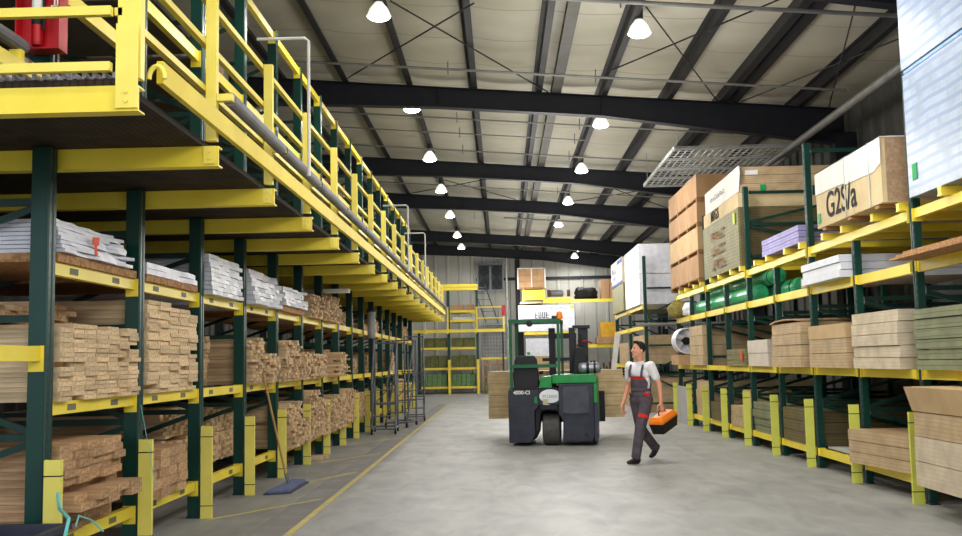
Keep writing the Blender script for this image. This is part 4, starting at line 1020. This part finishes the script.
# drive wheel and its fork
P('wheel_fork', MB().prism([(-.29,.28),(-.24,.28),(-.2,.58),(-.1,.62),(.1,.60),(.12,.52),(.14,.52),(.14,.7),(-.29,.7)], .1, .5), FD)
w = P('drive_wheel', MB().lathe([(.18,-.15),(.24,-.15),(.27,-.13),(.275,-.05),(.275,.05),(.27,.13),(.24,.15),(.18,.15)], 28, (-.02,.27,.278), 'X'), mat('tyre_grey', (86,84,82), (66,64,64), rough=.8, scale=9))
P('wheel_hub', MB().lathe([(.05,-.16),(.15,-.16),(.15,.16),(.05,.16)], 18, (-.02,.27,.278), 'X'), FD, w)
for x in (-.55,.66):
    q = P('load_wheel', MB().lathe([(.1,-.1),(.19,-.09),(.2,0),(.19,.09),(.1,.1)], 20, (x,1.55,.203), 'X'), mat('tyre_grey', (86,84,82)))
P('front_bumper', MB().box(-.2,.1,-.03,.01,.64,.715), FD)
P('latch_plate', MB().box(-.15,-.06,-.008,.0,.72,.82).box(-.11,-.03,-.012,-.005,.66,.73), mat('worn_cream', (190,184,150)))
P('green_sticker', MB().box(-.30,-.25,-.006,-.001,.75,.86), FG)
ov = MB(); ov.prism([(.19*math.cos(t*PI/14)-.02, .12*math.sin(t*PI/14)) for t in range(28)], -.006, 0)
bd = P('oval_badge', ov, mat('badge_white', (226,230,232), rough=.4), loc=(.0,.012,.868))
marks('badge_print', mat('grey_print', (150,150,150)), bd, 7, .26, .05, face_mx((-.02,-.0065,0),(1,0,0),(0,0,1)), 91)
text('model_number', '4000-CI', WHITE, FK, (-.52,-.003,.935), (PI/2,0,0), .09, .002)
# seat
st = P('seat', MB().prism([(-.64,1.025),(-.26,1.025),(-.24,1.14),(-.66,1.14)], .2, .62), BLACK, bevel=.02)
bk = MB(); bk.prism([(-.66,1.0),(-.24,1.0),(-.22,1.25),(-.25,1.52),(-.30,1.585),(-.58,1.585),(-.64,1.52),(-.68,1.25)], .08, .19)
P('seat_back', bk, mat('seat_vinyl', (30,31,36), (22,23,28), rough=.55), bevel=.02)
P('armrest', MB().box(-.22,-.17,.2,.55,1.25,1.31), BLACK, bevel=.01)
# cage
cz0, cz1 = .99, 2.2
def cagebar(n, a, b_, w=.048): return P(n, MB().bar(a, b_, w), FGD)
for x, y in ((-.70,.03),(.15,.03),(-.70,1.0),(.15,1.0)): cagebar('cage_post', (x,y,cz0 if x < 0 else 1.24), (x,y,cz1-.03))
for y in (.03,1.0): cagebar('cage_top_bar', (-.73,y,cz1), (.18,y,cz1), .06)
for x in (-.70,.15): cagebar('cage_side_bar', (x,.06,cz1), (x,.97,cz1), .055)
for k in range(5): P('roof_bar', MB().bar((-.55+.14*k,.06,cz1),(-.55+.14*k,.97,cz1),.02,.03), FGD)
cagebar('rear_guard', (-.67,.03,1.40), (.12,.03,1.40), .06)
P('work_lamp', MB().lathe([(.02,-.05),(.06,-.04),(.055,.03),(.02,.04)], 12, (-.35,-.0,2.15), 'Y'), FD)
bc = P('beacon', MB().lathe([(.055,0),(.06,.02),(.05,.12),(.02,.14)], 14, (.16,.35,2.231)), mat('beacon_orange', (255,140,30), rough=.3))
P('beacon_bracket', MB().box(.02,.1,.3,.4,2.231,2.29), FD)
# mast and carriage behind
for x in (-.06,.32):
    P('mast_rail', MB().prism([(x-.05,1.22),(x-.05,1.30),(x+.03,1.30),(x+.03,1.38),(x-.05,1.38),(x-.05,1.45),(x+.06,1.45),(x+.06,1.22)], .12, 2.1, 'Z'), NAVY)
P('mast_rail', MB().box(.44,.62,1.25,1.45,.12,2.08), NAVY)
P('mast_cross_head', MB().box(.34,.66,1.2,1.46,2.085,2.14), NAVY); P('mast_cross_head', MB().box(-.12,.40,1.3,1.44,1.9,2.0), NAVY)
P('hydraulic_hose', MB().tube([(.42,1.2,1.75),(.5,1.1,1.83),(.6,1.1,1.85),(.7,1.15,1.80)], .014, 8), RED)
P('hydraulic_hose', MB().tube([(.5,1.1,1.3),(.56,.95,1.55),(.52,.92,1.75),(.48,1.1,1.95)], .03, 8), BLACK)
P('control_column', MB().prism([(.36,1.24),(.6,1.24),(.62,1.6),(.55,1.72),(.42,1.72),(.38,1.6)], .7, .95), FD, bevel=.02)
P('control_panel', MB().box(-.2,.35,.75,.85,1.48,1.54), FD)
tk = P('gas_cylinder', MB().lathe([(.04,-.2),(.085,-.18),(.1,-.13),(.1,.13),(.085,.19),(.04,.21)], 22, (.66,.55,1.343), 'X'), mat('cylinder_grey', (150,152,158), (122,124,132), rough=.3, metal=.5), smooth=False)
P('cylinder_band', MB().lathe([(.103,-.05),(.103,.0)], 22, (.66,.55,1.343), 'X'), FD, tk)
P('cylinder_band', MB().lathe([(.103,.08),(.103,.12)], 22, (.66,.55,1.343), 'X'), FD, tk)
P('fork', MB().box(-.1,.05,1.46,2.75,.29,.335), FD); P('fork', MB().box(.5,.65,1.46,2.75,.29,.335), FD)
P('fork_carriage', MB().box(-.3,.9,1.455,1.5,.33,.9), FD)
panel_pack('fibreboard_stack', 'tan sheet stack carried crosswise on the forks behind the forklift', -.24,2.36, 19.42,20.55, .39,1.30, striped('load_sheets', (204,180,138), (176,150,110), 'Z', 12, .18), 4, rz=math.radians(-4), seed=95, jig=.012)
tag(MB().bar((2.88,27.5,.0),(3.20,27.5,2.2),.14,.05,(0,1,0)).build('white_plank', mat('white_plank', (226,222,214), (206,202,194))), 'white plank leaning up behind the tan stack, beside the far right rack', 'plank')

# ------------------------------------------------------------------ the man and his tool box
def ball(c, r, rot=None, n=14, m=9):
    """points of an ellipsoid"""
    r = (r,r,r) if isinstance(r, (int,float)) else r; out = []
    for i in range(m+1):
        a = PI*i/m
        for j in range(n):
            b_ = 2*PI*j/n
            v = Vector((r[0]*math.sin(a)*math.cos(b_), r[1]*math.sin(a)*math.sin(b_), r[2]*math.cos(a)))
            if rot is not None: v = rot @ v
            out.append(Vector(c)+v)
            if i in (0,m): break
    return out
def flesh(name, pieces, m, parent, voxel, smooth=4, keep=None):
    """union of hulls grown together into one continuous skin; keep = planes (point, normal) that trim it"""
    mb = MB()
    for pts in pieces: mb.hull(pts)
    bmesh.ops.recalc_face_normals(mb.bm, faces=mb.bm.faces)
    me = bpy.data.meshes.new(name); mb.bm.to_mesh(me); mb.bm.free()
    o = bpy.data.objects.new(name, me); C.objects.link(o)
    r = o.modifiers.new('r','REMESH'); r.mode = 'VOXEL'; r.voxel_size = voxel
    s = o.modifiers.new('s','SMOOTH'); s.iterations = smooth; s.factor = .5
    dg = bpy.context.evaluated_depsgraph_get(); dg.update()
    me2 = bpy.data.meshes.new_from_object(o.evaluated_get(dg))
    bpy.data.objects.remove(o); 
    bm = bmesh.new(); bm.from_mesh(me2)
    for p, n in keep or []:
        bmesh.ops.bisect_plane(bm, geom=bm.verts[:]+bm.edges[:]+bm.faces[:], plane_co=p, plane_no=n, clear_outer=True)
    bm.to_mesh(me2); bm.free()
    me2.name = name; me2.materials.clear(); me2.materials.append(m)
    for p in me2.polygons: p.use_smooth = True
    o = bpy.data.objects.new(name, me2); C.objects.link(o); o.parent = parent
    return o
def cap(p, q, r0, r1): return ball(p, r0, n=10, m=6) + ball(q, r1, n=10, m=6)
MAN = thing('person', 'man in white T-shirt and charcoal bib overalls walking with an orange tool box', 'person', (2.03,14.78,0), math.radians(-43))
SKIN = mat('skin', (226,166,136), (212,148,118), rough=.55, scale=6)
HIP = {s: Vector((.092*s,0,.90)) for s in (1,-1)}
KNEE = {1: Vector((.095,-.19,.485)), -1: Vector((-.09,.09,.475))}
ANK = {1: Vector((.09,-.30,.09)), -1: Vector((-.085,.43,.185))}
SH = {s: Vector((.185*s,.0,1.385)) for s in (1,-1)}
HX = .058
ELB = {1: Vector((.288,.05,1.12)), -1: Vector((-.245,.035,1.11))}
WR = {1: Vector((.272+HX,.02,.875)), -1: Vector((-.262,-.075,.875))}
HO = Vector((0,-.03,1.61)); HR = Matrix.Rotation(math.radians(-25),3,'Z') @ Matrix.Rotation(math.radians(-9),3,'X')
def hd(x, y, z): return HO + HR @ Vector((x,y,z))
head = [ball(hd(0,.012,.05),(.074,.094,.086),HR), ball(hd(0,-.012,-.01),(.066,.080,.085),HR),
        ball(hd(0,-.035,-.055),(.052,.052,.055),HR) + ball(hd(0,-.072,-.098),(.024,.018,.018),HR),
        ball(hd(0,-.074,.028),(.050,.018,.016),HR),
        ball(hd(0,-.088,.015),(.010,.010,.012),HR) + ball(hd(0,-.112,-.022),(.014,.012,.011),HR),
        ball(hd(.077,.012,-.008),(.009,.020,.032),HR), ball(hd(-.077,.012,-.008),(.009,.020,.032),HR),
        ball(hd(0,-.087,-.058),(.024,.012,.012),HR),
        ball(hd(.04,-.062,-.022),(.022,.022,.022),HR), ball(hd(-.04,-.062,-.022),(.022,.022,.022),HR)]
body = head + [cap((0,.015,1.40),hd(0,.02,-.05),.060,.056),
        ball((0,.0,1.30),(.165,.105,.13)), ball((0,.01,1.14),(.140,.098,.16)), ball((0,.005,.97),(.145,.105,.12)),
        ball((.09,.0,1.37),(.10,.075,.055)), ball((-.09,.0,1.37),(.10,.075,.055))]
for s in (1,-1):
    body += [cap(HIP[s],KNEE[s],.082,.056), cap(KNEE[s],ANK[s],.053,.040),
             cap(SH[s],ELB[s],.052,.040), cap(ELB[s],WR[s],.041,.027)]
    a = ANK[s]
    body += [cap(a, a+Vector((0,-.03,-.03) if s > 0 else (0,-.02,-.04)), .036, .03)]
# left hand closed round the handle of the box, right hand hanging half open
hx, hz = .272, .757
body += [ball((.274+HX,.02,.828),(.020,.043,.046)) + ball(WR[1],.024)]
for i, (y, L_) in enumerate([(-.016,.9),(.008,1.),(.031,.95),(.052,.8)]):
    k = [(.289+HX,y,.79),(.297+HX,y,.755),(.286+HX,y,.755-.030*L_),(.262+HX,y,.755-.027*L_),(.246+HX,y,.758)]
    for p, q in zip(k, k[1:]): body.append(cap(p,q,.0105,.0095))
th = [(.262+HX,-.022,.83),(.248+HX,-.042,.795),(.248+HX,-.034,.762),(.240+HX,-.034,.738)]
for p, q in zip(th, th[1:]): body.append(cap(p,q,.012,.0095))
w = WR[-1]
body += [ball(w+Vector((-.002,-.018,-.065)),(.019,.042,.047)) + ball(w,.024)]
for i, (y, L_) in enumerate([(-.052,.92),(-.030,1.),(-.008,.94),(.013,.78)]):
    b0 = w + Vector((-.002,y,-.10)); k = [b0, b0+Vector((.004,-.006,-.042*L_)), b0+Vector((.018,-.008,-.068*L_)), b0+Vector((.032,-.006,-.086*L_))]
    for p, q in zip(k, k[1:]): body.append(cap(p,q,.0105,.0088))
k = [w+Vector((.004,-.045,-.04)), w+Vector((.012,-.068,-.075)), w+Vector((.02,-.072,-.105))]
for p, q in zip(k, k[1:]): body.append(cap(p,q,.012,.010))
flesh('body', body, SKIN, MAN, .0065, 3)
# face
EYEW = mat('eye_white', (236,232,226), rough=.3); IRIS = mat('iris', (52,40,34), rough=.3); HAIR = mat('dark_hair', (44,30,26), (28,20,18), rough=.7, scale=40, bump=.5)
for s in (1,-1):
    e = MB().hull(ball(hd(.032*s,-.081,.014),(.012,.007,.008),HR)).build('eye', EYEW, MAN, smooth=True)
    MB().hull(ball(hd(.032*s,-.087,.014),(.005,.003,.006),HR)).build('iris', IRIS, e, smooth=True)
    MB().hull(ball(hd(.018*s,-.094,.031),.004)+ball(hd(.048*s,-.083,.033),.004)).build('eyebrow', HAIR, MAN)
MB().hull(ball(hd(.022,-.094,-.058),(.006,.004,.004),HR)+ball(hd(-.022,-.094,-.058),(.006,.004,.004),HR)+ball(hd(0,-.100,-.057),(.008,.004,.007),HR)).build('mouth', mat('lips', (186,104,92), rough=.5), MAN, smooth=True)
n_ = HR @ Vector((0,-.55,-.6)); c_ = hd(0,-.07,.075)
flesh('hair', [ball(hd(0,.016,.053),(.080,.098,.092),HR), ball(hd(0,-.04,.118),(.055,.05,.028),HR)], HAIR, MAN, .006, 2,
      keep=[(hd(0,-.035,.055), HR @ Vector((0,-.80,-.60)))])
# clothes
TS = mat('t_shirt_white', (236,234,234), (218,216,220), rough=.85, scale=9, bump=.25)
OV = mat('overall_charcoal', (92,84,90), (74,66,74), rough=.9, scale=14, bump=.3)
OVR = mat('overall_red', (222,52,44), (200,40,36), rough=.8)
ts = [ball((0,.0,1.30),(.178,.120,.135)), ball((0,.01,1.14),(.155,.112,.17)), ball((0,.005,1.0),(.155,.115,.10)),
      ball((.10,.0,1.37),(.128,.092,.074)), ball((-.10,.0,1.37),(.128,.092,.074)), cap((0,.012,1.38),(0,.002,1.432),.088,.074)]
for s in (1,-1): ts += [cap(SH[s], SH[s].lerp(ELB[s],.62), .074, .064)]
flesh('t_shirt', ts, TS, MAN, .010, 3, keep=[((0,0,1.462),(0,-.2,1))])
tr = [ball((0,.006,.965),(.168,.128,.10)), ball((0,.008,.90),(.172,.130,.10)), ball((0,.01,1.03),(.160,.122,.06))]
for s in (1,-1):
    tr += [cap(HIP[s]+Vector((0,0,.0)),KNEE[s],.102,.078), cap(KNEE[s], ANK[s]+Vector((0,.0,.02 if s > 0 else -.01)),.076,.070)]
flesh('overall_trousers', tr, OV, MAN, .010, 3, keep=[((0,0,1.075),(0,0,1))])
bib = [ball((0,.0,1.30),(.190,.134,.15)), ball((0,.008,1.14),(.168,.126,.18)), ball((0,.006,1.02),(.168,.126,.12))]
flesh('bib', bib, OV, MAN, .010, 3, keep=[((0,0,1.235),(0,0,1)), ((0,0,1.03),(0,0,-1)), ((0,-.035,0),(0,1,0)), ((.13,0,1.2),(1,0,.45)), ((-.13,0,1.2),(-1,0,.45))])
b2_ = [ball((0,.0,1.30),(.194,.138,.153)), ball((0,.008,1.14),(.172,.130,.183))]
flesh('red_bib_hem', b2_, OVR, MAN, .010, 3, keep=[((0,0,1.238),(0,0,1)), ((0,0,1.195),(0,0,-1)), ((0,-.04,0),(0,1,0)), ((.132,0,1.2),(1,0,.45)), ((-.132,0,1.2),(-1,0,.45))])
back = [ball((0,.0,1.30),(.190,.134,.15)), ball((0,.008,1.14),(.168,.126,.18))]
flesh('bib_back', back, OV, MAN, .010, 3, keep=[((0,0,1.14),(0,0,1)), ((0,0,1.05),(0,0,-1)), ((0,.02,0),(0,-1,0))])
for s in (1,-1):
    pts = [(.10*s,-.125,1.225),(.108*s,-.118,1.31),(.105*s,-.078,1.40),(.098*s,0,1.447),(.085*s,.075,1.41),(.055*s,.128,1.31),(.01*s,.138,1.14)]
    mb = MB()
    for p, q in zip(pts, pts[1:]): mb.bar(p, Vector(p).lerp(Vector(q),1.08), .034, .012, (0,-1,.2) if abs(p[1]) > .1 else (0,0,1))
    mb.build('shoulder_strap', OV, MAN)
kb = [cap(HIP[1],KNEE[1],.1055,.082)]
u = (KNEE[1]-HIP[1]).normalized(); c0 = HIP[1].lerp(KNEE[1],.60)
flesh('red_knee_band', kb, OVR, MAN, .010, 2, keep=[(c0+u*.026,u),(c0-u*.026,-u),((.075,0,0),(-1,0,0))])
for s in (1,-1):
    pk = MB().bar((.125*s,-.112,.995),(.168*s,-.03,.965),.012,.04,(0,0,1)); pk.build('red_pocket_trim', OVR, MAN)
BOOT = mat('boot_dark', (44,32,30), (30,22,22), rough=.6)
a = ANK[1]
flesh('shoe', [cap(a+Vector((0,.035,-.035)),a+Vector((0,-.0,.0)),.048,.052), cap(a,a+Vector((0,0,.07)),.052,.05), ball(a+Vector((0,.03,-.05)),(.042,.05,.036)) + ball(a+Vector((0,-.10,-.048)),(.048,.06,.036)) + ball(a+Vector((0,-.17,-.055)),(.04,.04,.028))], BOOT, MAN, .008, 2, keep=[((0,0,.004),(0,0,-1))])
a = ANK[-1]; F = Matrix.Rotation(math.radians(42),3,'X')
def ft_(x, y, z): return a + F @ Vector((x,y,z))
flesh('shoe', [cap(ft_(0,.035,-.035),ft_(0,0,0),.048,.052), cap(a,a+Vector((0,-.05,.06)),.052,.05), ball(ft_(0,.03,-.05),(.042,.05,.036),F) + ball(ft_(0,-.10,-.048),(.048,.055,.036),F), ball(ft_(0,-.10,-.048),(.048,.05,.036),F) + ball(ft_(0,-.165,-.036),(.04,.04,.026))], BOOT, MAN, .008, 2, keep=[((0,0,.003),(0,0,-1))])
# tool box hanging from his hand
TR = Matrix.Rotation(math.radians(-40),3,'Z') @ Matrix.Rotation(math.radians(17),3,'X')
TB = thing('tool_box', 'black tool box with orange lid carried in the walking man\'s hand', 'tool box', MAN.matrix_basis @ Vector((.272+HX,.02,.757)) - TR @ Vector((0,0,.327*.92)))
TB.scale = (.92,.92,.92)
TB.rotation_euler = TR.to_euler()
def shell(name, rings, m, parent, bevel=.008):
    mb = MB(); A = []
    for hx_, hy_, z in rings: A.append([mb.bm.verts.new((sx_*hx_, sy_*hy_, z)) for sx_, sy_ in ((-1,-1),(1,-1),(1,1),(-1,1))])
    for P_, Q_ in zip(A, A[1:]):
        for t in range(4): mb.bm.faces.new((P_[t],P_[(t+1)%4],Q_[(t+1)%4],Q_[t]))
    mb.bm.faces.new(A[0][::-1]); mb.bm.faces.new(A[-1]); return mb.build(name, m, parent, bevel=bevel)
shell('base', [(.10,.215,0),(.122,.238,.155),(.126,.242,.165)], mat('tool_box_black', (34,30,30), (24,22,22), rough=.5), TB)
shell('lid', [(.128,.244,.166),(.126,.240,.205),(.092,.205,.255),(.085,.198,.262)], mat('tool_box_orange', (250,142,38), (236,122,26), rough=.45), TB)
for y in (-.13,.13): MB().box(-.138,-.127,y-.022,y+.022,.13,.20).build('latch', BLACK, TB, bevel=.003)
MB().tube([(0,-.10,.255),(0,-.095,.31),(0,-.07,.327),(0,.07,.327),(0,.095,.31),(0,.10,.255)], .0085, 10).build('handle', BLACK, TB, smooth=True)

# ------------------------------------------------------------------ camera, sky through the open end behind it
cam = bpy.data.cameras.new('camera'); co = bpy.data.objects.new('camera', cam); C.objects.link(co)
cam.sensor_fit = 'HORIZONTAL'; cam.sensor_width = 36; cam.lens = 36*1000/962; cam.clip_end = 200
pitch, yaw, roll = math.atan(.0934), .0185, .02
co.matrix_world = Matrix.Translation((0,0,1.5)) @ Matrix.Rotation(yaw,4,'Z') @ Matrix.Rotation(PI/2+pitch,4,'X') @ Matrix.Rotation(-roll,4,'Z')
bpy.context.scene.camera = co
wd = bpy.data.worlds.new('world'); bpy.context.scene.world = wd; wd.use_nodes = True
bg = wd.node_tree.nodes['Background']
sky = wd.node_tree.nodes.new('ShaderNodeTexSky'); sky.sky_type = 'NISHITA'; sky.sun_disc = False; sky.sun_elevation = math.radians(50); sky.air_density = .6; sky.dust_density = 4
mixn = wd.node_tree.nodes.new('ShaderNodeMix'); mixn.data_type = 'RGBA'; mixn.inputs[0].default_value = .75
wd.node_tree.links.new(sky.outputs[0], mixn.inputs[6]); mixn.inputs[7].default_value = (1,.97,.92,1)
wd.node_tree.links.new(mixn.outputs[2], bg.inputs['Color']); bg.inputs['Strength'].default_value = 1.7
sc = bpy.context.scene
sc.view_settings.view_transform = 'Standard'; sc.view_settings.look = 'None'; sc.view_settings.exposure = .22; sc.view_settings.gamma = .95
